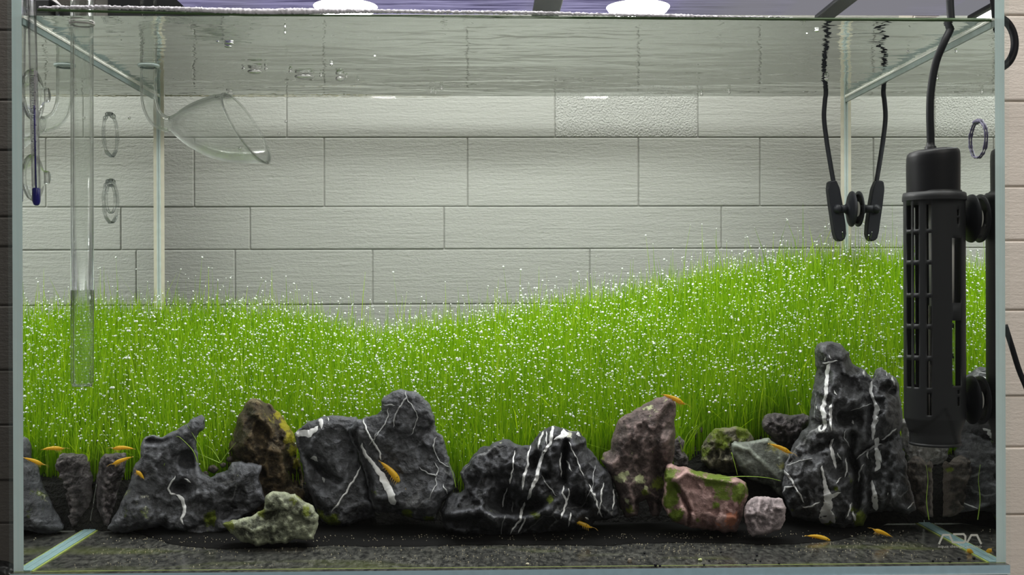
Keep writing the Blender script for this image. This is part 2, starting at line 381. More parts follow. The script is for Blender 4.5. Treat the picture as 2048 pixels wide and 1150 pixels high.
# bubbles caught under the surface
BUBS = [(510, 138, 15, 7), (609, 148, 20, 7), (680, 151, 9, 8), (487, 134, 3.5, 5), (532, 134, 3.5, 5), (581, 140, 3.5, 5), (642, 149, 3, 4), (693, 152, 3, 4), (663, 126, 3.5, 4.5),
        (458, 84, 9, 3.5), (456, 91, 7, 3), (435, 82, 3, 2), (750, 111, 2, 3), (716, 158, 2.5, 3), (459, 184, 7, 5), (862, 181, 3, 4), (871, 184, 2.5, 3.5), (883, 175, 3.5, 4), (1403, 186, 3, 4.5), (1458, 182, 3, 4.5),
        (1653, 155, 5, 4), (1634, 59, 5, 3.5), (1614, 66, 2, 2), (1912, 154, 3, 4), (570, 52, 2, 3), (570, 64, 2, 3), (1816, 102, 2.5, 3)]
BLAB = ['large flat air bubble left of three under the surface, small bubbles at its ends', 'widest flat air bubble under the surface, middle of the large three',
        'round air bubble under the surface, rightmost of the large three']
for i, (x, y, rx, rz) in enumerate(BUBS):
    p = PZ(x, y, ZW); k = mpp(p.y)
    o = link('air_bubble', sph_me('air_bubble', (p.x, p.y, ZW-rz*k*0.75), (rx*k, rx*k*(0.9 if rx < 10 else 0.6), rz*k*0.7), 3), None, M_BUB)
    if i < 3: tag(o, BLAB[i], 'bubble')
    elif i == 14: tag(o, 'silver air bubble touching the top of the funnel rim', 'bubble')
    elif i == 20: tag(o, 'bubble on the black cable by the right rear corner', 'bubble')
    elif i == 21: tag(o, 'bright bubble near the waterline left of the upper black cable', 'bubble')
    else: tag(o, 'tiny air bubble clinging under the rippled water surface', 'bubble', 'tiny bubbles under the water surface')
for (x, y, Y, r) in [(572, 243, 0.24, 3), (558, 268, 0.24, 2.5), (259, 236, 0.16, 3), (480, 297, 0.15, 3.5), (1608, 266, 0.2, 2)]:
    o = link('air_bubble', sph_me('air_bubble', P(x, y, Y), r*mpp(Y), 2), None, M_BUB)
    tag(o, {572: 'tiny bubble right of the funnel rim, upper of two', 558: 'tiny bubble right of the funnel rim, lower of two', 259: 'tiny bubble right of the upper oval ring mark', 480: 'tiny dark bubble inside the glass funnel', 1608: 'tiny bubble left of the black cable pair'}[x], 'bubble')

# ------------------------------------------------------------------ lamp above the tank
LX0 = P(352, 15, 0.13).x
lamp = empty('aquarium_lamp', (0, 0.15, LAMP_Z)); tag(lamp, 'flat aquarium lamp above the water with bright white modules and lilac plate', 'lamp')
link('housing', box_me('housing', LX0, 0.345, 0.045, 0.167, LAMP_Z+0.003, LAMP_Z+0.016, 0.002), lamp, M_METAL)
def plate_mat():
    m, nt, out = mat('lit_acrylic')
    a = nd(nt, 'TexNoise', Scale=1.0, Detail=5.0, Roughness=0.65); lk(nt, coords(nt, (14, 160, 1)), a.inputs['Vector'])
    b = nd(nt, 'TexNoise', Scale=1.0, Detail=2.0); lk(nt, coords(nt, (7, 1, 1)), b.inputs['Vector'])
    c = mixc(nt, ramp(nt, a.outputs[0], [(0.35, 0), (0.65, 1)]).outputs[0], (0.08, 0.07, 0.16), (0.52, 0.48, 0.78))
    c = mixc(nt, ramp(nt, b.outputs[0], [(0.45, 0), (0.62, 1)]).outputs[0], c, (0.30, 0.29, 0.33))
    e = nd(nt, 'Emission', Strength=0.62); lk(nt, c, e.inputs[0]); lk(nt, e.outputs[0], out.inputs[0]); return m
link('dark_filler', box_me('dark_filler', P(185, 20, 0.24).x, LX0, 0.20, 0.28, LAMP_Z-0.002, LAMP_Z+0.05, 0.002), lamp, M_BLACK)  # black block added left of the lamp to keep this strip dark
link('end_rail', box_me('end_rail', LX0-0.01, LX0+0.02, 0.18, 0.21, LAMP_Z+0.004, LAMP_Z+0.014, 0.001), lamp, M_BLACK)
link('acrylic_plate', box_me('acrylic_plate', LX0+0.002, 0.343, 0.047, 0.166, LAMP_Z, LAMP_Z+0.003), lamp, plate_mat())
M_LED, _nt, _o = mat('led_glow'); _e = nd(_nt, 'Emission', Strength=6.0, Color=(1, 0.99, 0.98, 1)); lk(_nt, _e.outputs[0], _o.inputs[0])
for i, lx in enumerate(LEDX):
    link('led_module', lathe_me('led_module', [(0, 0.0001), (0, 0.021), (0.0028, 0.023), (0.0029, 0.0001)], (lx, 0.143, LAMP_Z-0.0028), (0, 0, 1), 40), lamp, M_LED)
for px, wd in ((1095, 0.020), (1676, 0.014)):
    xx = P(px, 10, 0.13).x
    link('bracket', box_me('bracket', xx-wd/2, xx+wd/2, 0.06, 0.165, LAMP_Z-0.0035, LAMP_Z-0.0002, 0.001), lamp, M_BLACK)
for sx_, px in ((-1, 120), (1, 1925)):
    a = P(px, 20, 0.13); 
    link('stand_arm', tube_me('stand_arm', [a+Vector((-0.022*sx_*0.2, 0, -0.004)), a+Vector((0.03*sx_, 0.0, 0.03))], 0.003, 10), lamp, simple('clear_arm_grey', (0.45, 0.43, 0.44), 0.3))

exec_order = None
# ------------------------------------------------------------------ rocks
def rock_mat(name, dark, light, sc=1.0, vein=0.0, speck=0.0, speckcol=(0.7, 0.7, 0.6), rough=0.55, bump=0.0012, moss=(0.12, 0.16, 0.01), pt=0.5, scal=1.0):
    m, nt, out = mat(name); b = nd(nt, 'BsdfPrincipled', Roughness=rough)
    co = coords(nt)
    a = nd(nt, 'TexNoise', Scale=70*sc, Detail=8.0, Roughness=0.65, Distortion=0.6); lk(nt, co, a.inputs['Vector'])
    f = nd(nt, 'TexNoise', Scale=420*sc, Detail=5.0, Roughness=0.7); lk(nt, co, f.inputs['Vector'])
    c = mixc(nt, ramp(nt, a.outputs[0], [(0.38, 0), (0.70, 1)]).outputs[0], dark, light)
    c = mixc(nt, math_(nt, 'MULTIPLY', ramp(nt, f.outputs[0], [(0.5, 0), (0.72, 1)]).outputs[0], 0.55), c, tuple(min(1, x*1.9) for x in light))
    geo = nd(nt, 'NewGeometry')
    edge = ramp(nt, geo.outputs['Pointiness'], [(0.505, 0), (0.56, 1)])
    c = mixc(nt, math_(nt, 'MULTIPLY', edge.outputs[0], pt), c, tuple(min(1, x*3.2) for x in light))  # edges lightened as wear and as top-light highlights put into the colour
    if speck:
        s = nd(nt, 'TexNoise', Scale=150*sc, Detail=6.0, Roughness=0.75); lk(nt, co, s.inputs['Vector'])
        c = mixc(nt, math_(nt, 'MULTIPLY', ramp(nt, s.outputs[0], [(0.56, 0), (0.62, 1)]).outputs[0], speck), c, speckcol)
    if vein:
        dn = nd(nt, 'TexNoise', Scale=40.0, Detail=4.0); lk(nt, co, dn.inputs['Vector'])
        mp = nd(nt, 'VectorMath', operation='MULTIPLY_ADD'); lk(nt, dn.outputs['Color'], mp.inputs[0]); mp.inputs[1].default_value = (0.02,)*3; lk(nt, co, mp.inputs[2])
        v = nd(nt, 'TexVoronoi', feature='DISTANCE_TO_EDGE', Scale=26.0); lk(nt, mp.outputs[0], v.inputs['Vector'])
        msk = nd(nt, 'TexNoise', Scale=24.0, Detail=2.0); lk(nt, co, msk.inputs['Vector'])
        vf = math_(nt, 'MULTIPLY', ramp(nt, v.outputs['Distance'], [(0.006, 1), (0.022, 0)]).outputs[0], ramp(nt, msk.outputs[0], [(0.48, 0), (0.62, 1)]).outputs[0])
        c = mixc(nt, math_(nt, 'MULTIPLY', vf, vein), c, (0.45, 0.46, 0.47))
    at = nd(nt, 'Attribute', attribute_name='moss')
    mn = nd(nt, 'TexNoise', Scale=85.0, Detail=8.0, Roughness=0.72); lk(nt, co, mn.inputs['Vector'])
    mf = math_(nt, 'ADD', at.outputs['Fac'], math_(nt, 'MULTIPLY_ADD', mn.outputs[0], 2.4, -1.2))
    mc = mixc(nt, f.outputs[0], tuple(x*0.35 for x in moss), tuple(x*2.2 for x in moss))
    c = mixc(nt, ramp(nt, mf, [(0.42, 0), (0.62, 1)]).outputs[0], c, mc)
    at2 = nd(nt, 'Attribute', attribute_name='stain')
    mf2 = math_(nt, 'ADD', at2.outputs['Fac'], math_(nt, 'MULTIPLY_ADD', mn.outputs[0], 2.2, -1.1))
    c = mixc(nt, ramp(nt, mf2, [(0.42, 0), (0.55, 1)]).outputs[0], c, speckcol)
    lk(nt, c, b.inputs['Base Color'])
    dv = nd(nt, 'VectorMath', operation='MULTIPLY_ADD'); nz = nd(nt, 'TexNoise', Scale=60.0, Detail=3.0); lk(nt, co, nz.inputs['Vector'])
    lk(nt, nz.outputs['Color'], dv.inputs[0]); dv.inputs[1].default_value = (0.014,)*3; lk(nt, co, dv.inputs[2])
    v1 = nd(nt, 'TexVoronoi', Scale=95*sc); lk(nt, dv.outputs[0], v1.inputs['Vector'])
    v2 = nd(nt, 'TexVoronoi', Scale=260*sc); lk(nt, dv.outputs[0], v2.inputs['Vector'])
    h = math_(nt, 'MULTIPLY_ADD', f.outputs[0], 0.5, a.outputs[0])
    h = math_(nt, 'MULTIPLY_ADD', math_(nt, 'POWER', v1.outputs['Distance'], 1.6), 1.1*scal, h)
    h = math_(nt, 'MULTIPLY_ADD', v2.outputs['Distance'], 0.35*scal, h)
    bp = nd(nt, 'Bump', Strength=1.0, Distance=bump*1.5); lk(nt, h, bp.inputs['Height']); lk(nt, bp.outputs[0], b.inputs['Normal'])
    lk(nt, b.outputs[0], out.inputs[0]); return m
M_QUARTZ = simple('quartz', (0.86, 0.87, 0.88), 0.45)
M_QUARTZG = simple('quartz_grey', (0.40, 0.41, 0.42), 0.5)

def dist_poly(pts, poly):
    A = poly; B = np.roll(poly, -1, 0); d = np.full(len(pts), 1e9)
    for a, b in zip(A, B):
        ab = b-a; t = np.clip(((pts-a)@ab)/max(ab@ab, 1e-9), 0, 1); q_ = a+t[:, None]*ab
        d = np.minimum(d, np.hypot(*(pts-q_).T))
    return d
def inside(pts, poly):
    x, y = pts.T; c = np.zeros(len(pts), bool); j = len(poly)-1
    for i in range(len(poly)):
        xi, yi = poly[i]; xj, yj = poly[j]
        if yi != yj: c ^= ((yi > y) != (yj > y)) & (x < (xj-xi)*(y-yi)/(yj-yi)+xi)
        j = i
    return c
def inside_area(p):
    x, y = p.T; return abs(np.dot(x, np.roll(y, 1))-np.dot(y, np.roll(x, 1)))/2
ROCKS = {}
def rock(key, label, outline, Y, T, m, R=70, step=4.0, fb=(0.35, 60), wo=(0.25, 44), wo2=(0.10, 17), fine=0.03, feats=(), moss=(), stain=(), back=0.8, aniso=(1, 1), veins=(), lift=0.0, jit=2.0, name='rock', lean=0.0, parts=(), cell=34, facet=0.8):
    """outline in photo pixels at depth Y; T = relief depth in px; everything is turned into real metres at that depth"""
    ol = []
    o_ = [Vector(p) for p in outline]; n_ = len(o_)
    for i in range(n_):
        a, b = o_[i], o_[(i+1) % n_]; k = max(1, int((b-a).length/step))
        for s in range(k): ol.append(a.lerp(b, s/k))
    ol2 = []; sd = hash_(key)
    for i, p in enumerate(ol):
        d = (ol[(i+2) % len(ol)]-ol[i-2]); nn = Vector((d.y, -d.x)); nn = nn.normalized() if nn.length else nn
        ol2.append(p+nn*(noise.fractal(Vector((p.x*0.05, p.y*0.05, sd)), 0.8, 2.0, 4)*jit*1.6))
    poly = np.array([(p.x, p.y) for p in ol2]); nb = len(poly)
    x0, y0 = poly.min(0); x1, y1 = poly.max(0)
    gx, gy = np.meshgrid(np.arange(x0, x1, step), np.arange(y0, y1, step)); g = np.stack([gx.ravel(), gy.ravel()], 1)
    g += RNG.uniform(-0.3, 0.3, g.shape)*step; g = g[inside(g, poly)]; dg = dist_poly(g, poly); g = g[dg > step*0.55]
    pts = np.vstack([poly, g]); edges = [(i, (i+1) % nb) for i in range(nb)]
    res = delaunay_2d_cdt([Vector(p) for p in pts], edges, [], 1, 1e-5)
    pts = np.array([(v.x, v.y) for v in res[0]]); F = [list(f) for f in res[2]]
    d = dist_poly(pts, poly); onb = d < 1e-3
    k = np.clip(d/R, 0, 1); dome = np.sqrt(1-(1-k)**2)
    H = np.zeros(len(pts)); mo = np.zeros(len(pts)); stn = np.zeros(len(pts))
    fl = np.zeros(len(pts)); fa = np.zeros(len(pts)); wx_ = np.zeros(len(pts)); wy_ = np.zeros(len(pts))
    for i, (x, y) in enumerate(pts):
        v = Vector((x*aniso[0], y*aniso[1], sd*7.3))
        wv = noise.noise_vector(v/38.0)*9.0
        a = noise.fractal(v/fb[1], 0.9, 2.1, 4)*fb[0]
        w1 = noise.voronoi((v+wv)/wo[1])[0]; w2 = noise.voronoi((v+wv*0.5+Vector((9, 4, 2)))/wo2[1])[0]
        b_ = (w1[0]*w1[0]*1.5-0.35)*wo[0]*1.35 + (w2[0]*w2[0]*1.5-0.35)*wo2[0]*1.9 + (w1[1]-w1[0] < 0.0)*0
        fa[i] = a; wx_[i] = wv.x*0.7; wy_[i] = wv.y*0.7
        fl[i] = b_*0.62+noise.fractal(v/7.0, 0.8, 2.1, 3)*fine
    # chiselled facets: tangent planes of the soft form, one per cell
    Hs = T*(dome+fa*np.clip(d/16.0, 0, 1)); ns = max(7, int(inside_area(poly)/cell**2))
    cand = np.nonzero(d > 4)[0]; si = []
    for c_ in RNG.permutation(cand):
        if all(np.hypot(*(pts[c_]-pts[q_])) > cell*0.62 for q_ in si): si.append(c_)
        if len(si) >= ns: break
    if si:
        S_ = pts[si]; G_ = []
        for q_ in si:
            nb_ = np.nonzero(np.hypot(*(pts-pts[q_]).T) < cell*0.45)[0]; D_ = pts[nb_]-pts[q_]
            g0 = np.linalg.lstsq(np.c_[D_, np.ones(len(D_))], Hs[nb_], rcond=None)[0] if len(nb_) > 4 else np.array([0, 0, Hs[q_]])
            g0[:2] = np.clip(g0[:2]*1.15+RNG.normal(0, 0.10, 2), -1.6, 1.6); G_.append(g0)
        G_ = np.array(G_); wp = pts+np.stack([wx_, wy_], 1); dd_ = np.hypot(wp[:, None, 0]-S_[None, :, 0], (wp[:, None, 1]-S_[None, :, 1]))
        nn_ = dd_.argmin(1); Pl = G_[nn_, 2]+((pts-S_[nn_])*G_[nn_, :2]).sum(1)
        Pl = np.clip(Pl, Hs-0.28*T, Hs+0.28*T); wt = facet*np.clip(d/5.0, 0, 1); Hs = Hs*(1-wt)+Pl*wt
    H = Hs+T*fl*np.clip(d/14.0, 0, 1)
    for ft in feats:
        if ft[0] == 'g':
            _, x, y, rx, ry, am = ft[:6]; an = math.radians(ft[6]) if len(ft) > 6 else 0
            dx, dy = pts[:, 0]-x, pts[:, 1]-y; u = dx*math.cos(an)+dy*math.sin(an); v = -dx*math.sin(an)+dy*math.cos(an)
            H += T*am*np.exp(-((u/rx)**2+(v/ry)**2)**1.5)*np.clip(d/8, 0, 1)
        elif ft[0] == 'c':
            _, path, wd, am = ft; dd = np.full(len(pts), 1e9); pa = np.array(path, float)
            for a, b in zip(pa[:-1], pa[1:]):
                ab = b-a; t = np.clip(((pts-a)@ab)/(ab@ab), 0, 1); dd = np.minimum(dd, np.hypot(*(pts-(a+t[:, None]*ab)).T))
            H += T*am*np.exp(-(dd/wd)**2)*np.clip(d/6, 0, 1)
        elif ft[0] == 'p':      # a plane cut: keeps the part below h = h0 + gx*(x-x0) + gy*(y-y0)
            _, x, y, h0, gx_, gy_ = ft; pl = T*h0+0.45*(gx_*(pts[:, 0]-x)+gy_*(pts[:, 1]-y)); pl = np.maximum(pl, T*0.42)
            H = np.where(H > pl, pl+(H-pl)*0.35, H)
    H = np.maximum(H, 0.02*T*(~onb))
    H[onb] = 0
    for (x, y, r, am) in moss: mo = np.maximum(mo, am*np.exp(-(np.hypot(pts[:, 0]-x, pts[:, 1]-y)/r)**2))
    for (x, y, r, am) in stain: stn = np.maximum(stn, am*np.exp(-(np.hypot(pts[:, 0]-x, pts[:, 1]-y)/r)**2))
    sc = mpp(Y); V = []; idx = {}
    base = P(float(pts[:, 0].mean()), float(pts[:, 1].max()), Y)
    for (x, y), h in zip(pts, H): V.append(P(x, y, Y-h*sc))
    nv = len(V); FF = []
    HB = T*back*dome
    for i, ((x, y), h) in enumerate(zip(pts, HB)):
        if onb[i]: idx[i] = i
        else: idx[i] = len(V); V.append(P(x, y, Y)+Vector((0, h*sc, 0)))
    for f in F: FF.append(f); FF.append([idx[i] for i in f[::-1]])
    me = pydata(name, V, FF, True)
    # front faces must look towards the camera
    c = me.polygons[0]
    if c.normal.dot(CAM-c.center) < 0: me.flip_normals()
    for nm, arr in (('moss', mo), ('stain', stn)):
        at = me.attributes.new(nm, 'FLOAT', 'POINT'); full = np.zeros(len(V)); full[:nv] = arr
        for i, j in idx.items(): full[j] = arr[i]
        at.data.foreach_set('value', full.astype(np.float32))
    o = link(name, me, None, m); o.location = base
    me.transform(Matrix.Translation(-base))
    tag(o, label, 'rock')
    bvh = BVHTree.FromPolygons([v+0*v if False else Vector(v) for v in V], FF); ROCKS[key] = (o, bvh)
    for vn in veins:
        path, wd = vn[0], vn[1]; vm = vn[2] if len(vn) > 2 else M_QUARTZ
        vein(o, bvh, path, wd, vm, sd)
    return o
def hash_(s): return (sum(ord(c)*(i+3) for i, c in enumerate(s)) % 97)*0.37
def hit(bvh, x, y, off=0.0):
    d = ray(x, y).normalized(); h = bvh.ray_cast(CAM, d)
    return (h[0]-d*off) if h[0] is not None else None
def vein(o, bvh, path, wd, m, sd):
    sp = smooth_path([Vector((a, b, 0)) for a, b in path], 1) if len(path) > 2 else [Vector((a, b, 0)) for a, b in path]
    L = [(sp[i+1]-sp[i]).length for i in range(len(sp)-1)]; tot = sum(L); n_ = max(3, int(tot/2.0)); V, F = [], []
    k = 0
    for i in range(n_+1):
        s = tot*i/n_; j = 0; acc = 0
        while j < len(L)-1 and acc+L[j] < s: acc += L[j]; j += 1
        t = (s-acc)/max(L[j], 1e-6); p = sp[j].lerp(sp[j+1], t); d = (sp[j+1]-sp[j]).normalized(); nn = Vector((-d.y, d.x, 0))
        wv = wd if not isinstance(wd, (list, tuple)) else float(np.interp(i/n_, np.linspace(0, 1, len(wd)), wd))
        taper = min(1, (i+0.5)/3, (n_-i+0.5)/3)
        ww = (wv*0.5+0.3)*taper*(1+0.35*noise.noise(Vector((s*0.16, sd, 3))))
        p = p+nn*(noise.noise(Vector((s*0.09, sd, 1)))*2.4+noise.noise(Vector((s*0.3, sd, 5)))*0.8)
        row = []
        for q_, h in ((-1, 0.0004), (-0.5, 0.0009), (0.5, 0.0009), (1, 0.0004)):
            a = p+nn*(ww*q_); c = hit(bvh, a.x, a.y, h)
            row.append(c)
        if None in row: k = 0; continue
        for c in row: V.append(c)
        if k and all((V[-4+e]-V[-8+e]).length < 0.012 for e in range(4)):
            b = len(V)-8
            for e in range(3): F.append([b+e, b+e+1, b+4+e+1, b+4+e])
        k += 1
    if F: 
        me = pydata('quartz_vein', V, F, True)
        if me.polygons[0].normal.dot(CAM-me.polygons[0].center) < 0: me.flip_normals()
        v_ = bpy.data.objects.new('quartz_vein', me); COL.objects.link(v_); me.materials.append(m); v_.parent = o
        me.transform(Matrix.Translation(-o.location))

M_SLATE = rock_mat('dark_slate', (0.016, 0.017, 0.020), (0.090, 0.094, 0.106), vein=0.25, bump=0.0018)
M_SLATE2 = rock_mat('black_slate', (0.009, 0.010, 0.012), (0.048, 0.050, 0.058), vein=0.45, bump=0.0018)
M_SLATE3 = rock_mat('veined_slate', (0.016, 0.017, 0.019), (0.085, 0.088, 0.096), vein=0.6, bump=0.0018)
M_PUM = rock_mat('dark_pumice', (0.020, 0.017, 0.018), (0.085, 0.075, 0.078), sc=1.6, bump=0.003, rough=0.5, pt=0.8, speck=0.35, speckcol=(0.30, 0.28, 0.28))
M_BROWN = rock_mat('brown_jasper', (0.016, 0.010, 0.004), (0.085, 0.060, 0.028), sc=1.7, bump=0.0022, scal=0.5, speck=0.35, speckcol=(0.40, 0.33, 0.20), moss=(0.34, 0.30, 0.01))
M_GREENST = rock_mat('green_stone', (0.012, 0.015, 0.006), (0.24, 0.26, 0.18), sc=0.8, bump=0.0024, speck=0.45, speckcol=(0.50, 0.55, 0.40), moss=(0.14, 0.17, 0.02))
M_PURPLE = rock_mat('purple_stone', (0.040, 0.028, 0.026), (0.15, 0.11, 0.105), sc=1.3, bump=0.0018, scal=0.5, speck=0.0, speckcol=(0.56, 0.60, 0.34), moss=(0.16, 0.20, 0.02))
M_PINK = rock_mat('pink_stone', (0.13, 0.065, 0.055), (0.34, 0.21, 0.20), bump=0.0014, scal=0.4, speckcol=(0.55, 0.22, 0.14), moss=(0.10, 0.15, 0.008))
M_MOSSY = rock_mat('mossy_stone', (0.03, 0.03, 0.018), (0.16, 0.15, 0.10), bump=0.003, speck=0.4, speckcol=(0.36, 0.36, 0.24), moss=(0.13, 0.18, 0.01))
M_GREYST = rock_mat('grey_slab', (0.055, 0.062, 0.052), (0.17, 0.19, 0.165), bump=0.001, moss=(0.20, 0.20, 0.06))
M_LILAC = rock_mat('lilac_stone', (0.10, 0.080, 0.085), (0.30, 0.25, 0.26), bump=0.0016, scal=0.5)
M_LIT = rock_mat('lit_stone', (0.30, 0.29, 0.27), (0.70, 0.68, 0.64), bump=0.002)  # rear stone catching the light, its brightness put into the colour
M_DKBRN = rock_mat('dark_brown_stone', (0.012, 0.010, 0.009), (0.060, 0.050, 0.042), bump=0.002)

A = (lambda ox, oy, s: (lambda L: [(ox+x/s, oy+y/s) for x, y in L]))
c1 = A(200, 820, 4.108); c2 = A(400, 760, 2.948); c3 = A(560, 760, 3.595); c4 = A(880, 830, 4.424); c5 = A(1180, 760, 2.948); c6 = A(1540, 670, 2.875)
def F1(cv, *g): # features given in crop coordinates
    return g
rock('pumice', 'slim dark speckled pumice block leaning on the left glass', [(209, 907), (228, 904), (249, 907), (252, 920), (248, 945), (240, 966), (233, 1000), (226, 1025), (222, 1052), (212, 1062), (198, 1056), (192, 1014), (194, 960), (199, 925)], 0.130, 34, M_PUM, R=22, step=3, fb=(0.2, 22), wo=(0.25, 14), wo2=(0.15, 6), name='rock')
rock('left', 'broad charcoal rock with a saddle top and one curved white vein, left front',
     c1([(65, 975), (110, 880), (170, 780), (230, 640), (270, 470), (335, 390), (335, 300), (370, 225), (440, 212), (520, 218), (650, 160), (740, 80), (830, 45), (850, 70), (845, 150), (790, 250), (785, 330), (800, 440), (830, 510), (900, 560), (960, 535), (1050, 490), (1100, 430), (1160, 420), (1200, 440), (1250, 435), (1330, 455), (1320, 520), (1310, 580), (1345, 680), (1345, 760), (1280, 820), (1180, 880), (1100, 970), (1000, 1015), (800, 1030), (640, 1000), (500, 960), (400, 975), (250, 1000), (120, 1010)]),
     0.112, 62, M_SLATE, R=46, step=3.4, fb=(0.30, 55), wo=(0.34, 40), wo2=(0.16, 15),
     feats=[('g', 362, 975, 26, 16, -0.75), ('g', 372, 925, 22, 26, -0.8), ('g', 345, 1010, 40, 22, -0.4), ('g', 470, 950, 30, 22, 0.45), ('g', 440, 1030, 60, 16, -0.6, -25), ('g', 270, 1010, 40, 30, 0.3), ('g', 415, 985, 60, 14, 0.3, -15), ('p', 300, 1060, 0.75, 0, 0.9), ('g', 308, 880, 26, 8, -0.4)],
     moss=[(420, 1037, 16, 0.9), (268, 1030, 40, 0.42), (255, 985, 25, 0.35)], stain=[(270, 1010, 40, 0.30)],
     veins=[([(351, 952), (341, 965), (338, 978), (341, 988), (352, 989)], [2, 3, 3.5, 3]), ([(352, 989), (363, 998), (370, 1012), (367, 1028), (362, 1038), (366, 1050)], [4, 7, 8, 6, 4, 3]), ([(369, 957), (375, 962), (381, 966)], 3)])
rock('brown', 'tall brown craggy rock with bright yellow moss down its right side',
     c2([(165, 480), (170, 400), (200, 300), (230, 210), (260, 150), (300, 105), (350, 115), (420, 145), (470, 200), (540, 290), (560, 340), (590, 480), (620, 640), (640, 780), (600, 860), (300, 860), (170, 780), (140, 620)]),
     0.140, 60, M_BROWN, R=44, step=3.4, fb=(0.35, 40), wo=(0.3, 30), wo2=(0.09, 12), fine=0.08, feats=[('g', 590, 950, 20, 60, -0.4), ('g', 500, 880, 25, 40, 0.25), ('c', [(540, 815), (556, 860), (575, 920), (590, 980)], 7, -0.2)],
     moss=[(556, 830, 16, 0.8), (570, 850, 16, 0.85), (580, 875, 15, 0.9), (587, 900, 14, 0.85), (592, 930, 12, 0.7), (583, 950, 12, 0.5)], stain=[(510, 800, 18, 0.45), (528, 806, 12, 0.4)])
rock('green', 'low pale green mottled stone in front, right of the broad charcoal rock',
     c2([(135, 850), (200, 822), (310, 800), (375, 760), (385, 690), (430, 655), (560, 670), (610, 710), (660, 740), (700, 800), (695, 870), (670, 940), (560, 940), (500, 960), (330, 975), (240, 950), (180, 905)]),
     0.062, 48, M_GREENST, R=38, step=3, fb=(0.35, 40), wo=(0.4, 30), wo2=(0.18, 12), feats=[('g', 545, 1040, 30, 14, -0.5), ('c', [(530, 1030), (560, 1022), (600, 1035)], 6, -0.35), ('g', 598, 1045, 16, 10, -0.5), ('p', 540, 1075, 0.5, 0, 1.0)],
     moss=[(455, 1050, 18, 0.75), (590, 1000, 14, 0.7), (612, 1020, 14, 0.75), (520, 1025, 14, 0.6)])
rock('slate_a', 'dark slate slab with a white corner patch, left half of the big central pair',
     c3([(105, 385), (130, 350), (200, 300), (300, 265), (420, 255), (545, 265), (570, 300), (520, 345), (545, 430), (575, 520), (620, 640), (660, 760), (690, 900), (690, 985), (560, 1015), (500, 1045), (350, 1045), (290, 1000), (235, 880), (200, 780), (165, 650), (140, 560), (115, 430)]),
     0.118, 60, M_SLATE, R=50, step=3.4, fb=(0.3, 60), wo=(0.28, 46), wo2=(0.12, 16),
     feats=[('p', 650, 960, 0.62, 0.10, 0.65), ('g', 640, 950, 22, 34, -0.5, -30), ('c', [(617, 915), (650, 948), (678, 962)], 6, -0.35), ('g', 600, 880, 12, 40, -0.3)],
     moss=[(660, 1043, 22, 0.8), (640, 1030, 16, 0.7)],
     veins=[([(591, 872), (604, 866), (618, 866), (630, 860), (636, 852)], [10, 13, 14, 9, 5]), ([(638, 836), (642, 845), (643, 858)], [9, 8, 3]), ([(655, 834), (656, 843)], 2.5), ([(621, 917), (629, 917), (636, 923)], [4, 9, 2]),
            ([(721, 930), (712, 955), (698, 972), (693, 985), (681, 998), (675, 1010), (662, 1024)], [1.2, 3, 3, 3.4, 2.2, 3, 1.5], M_QUARTZ), ([(644, 954), (648, 965)], [5, 7], M_QUARTZG)])
rock('slate_b', 'largest dark slate rock in the centre, rounded head and thick white diagonal vein',
     c3([(495, 350), (550, 290), (600, 275), (700, 240), (725, 220), (725, 150), (770, 100), (870, 58), (960, 85), (1030, 115), (1080, 180), (1110, 260), (1120, 370), (1160, 410), (1195, 480), (1220, 590), (1250, 650), (1262, 720), (1250, 790), (1180, 870), (1140, 960), (1130, 1010), (1050, 1015), (950, 990), (830, 950), (700, 960), (660, 920), (640, 850), (625, 720), (580, 580), (540, 480), (500, 400)]),
     0.106, 66, M_SLATE, R=56, step=3.4, fb=(0.38, 70), wo=(0.30, 42), wo2=(0.13, 15), aniso=(1, 1.25),
     feats=[('c', [(830, 885), (850, 905), (880, 915)], 9, -0.3), ('g', 840, 880, 40, 26, -0.25), ('g', 800, 830, 40, 40, 0.2), ('p', 800, 1000, 0.85, 0, 0.8), ('c', [(705, 870), (722, 920), (738, 960), (740, 1000)], 7, -0.45), ('g', 870, 990, 24, 30, 0.2)],
     moss=[(812, 1030, 14, 0.85), (860, 1040, 14, 0.6), (748, 985, 9, 0.5)], stain=[],
     veins=[([(723, 886), (726, 900), (733, 914), (748, 928), (763, 950), (775, 975), (785, 1000), (789, 1010)], [2.5, 6, 7, 9, 12, 15, 15, 12]),
            ([(726, 838), (731, 855), (738, 872), (748, 884), (758, 900), (762, 920)], [2.5, 3, 3, 4, 3, 2]), ([(754, 864), (748, 878), (737, 890)], [1.5, 2.5, 1.2], M_QUARTZG),
            ([(811, 780), (812, 795), (798, 815), (790, 835), (786, 855)], [1.2, 2.8, 2.2, 2.2, 1.2], M_QUARTZG), ([(776, 815), (775, 835), (765, 855), (752, 875)], [1, 2, 2, 2], M_QUARTZG), ([(765, 810), (790, 811)], 3, M_QUARTZG),
            ([(813, 797), (826, 815), (836, 835), (830, 855), (822, 870)], [2, 1.5, 2.2, 1.2, 1.5], M_QUARTZG), ([(872, 873), (866, 890), (869, 905), (880, 922), (900, 936)], [2, 2.6, 1.6, 2, 1], M_QUARTZG),
            ([(838, 935), (855, 947), (872, 952), (876, 940), (868, 925)], [1.5, 2, 3, 2, 1.2], M_QUARTZG), ([(872, 952), (872, 970), (862, 985), (860, 998)], [2, 1.3, 2, 1], M_QUARTZG), ([(885, 968), (895, 988)], [1, 3])])
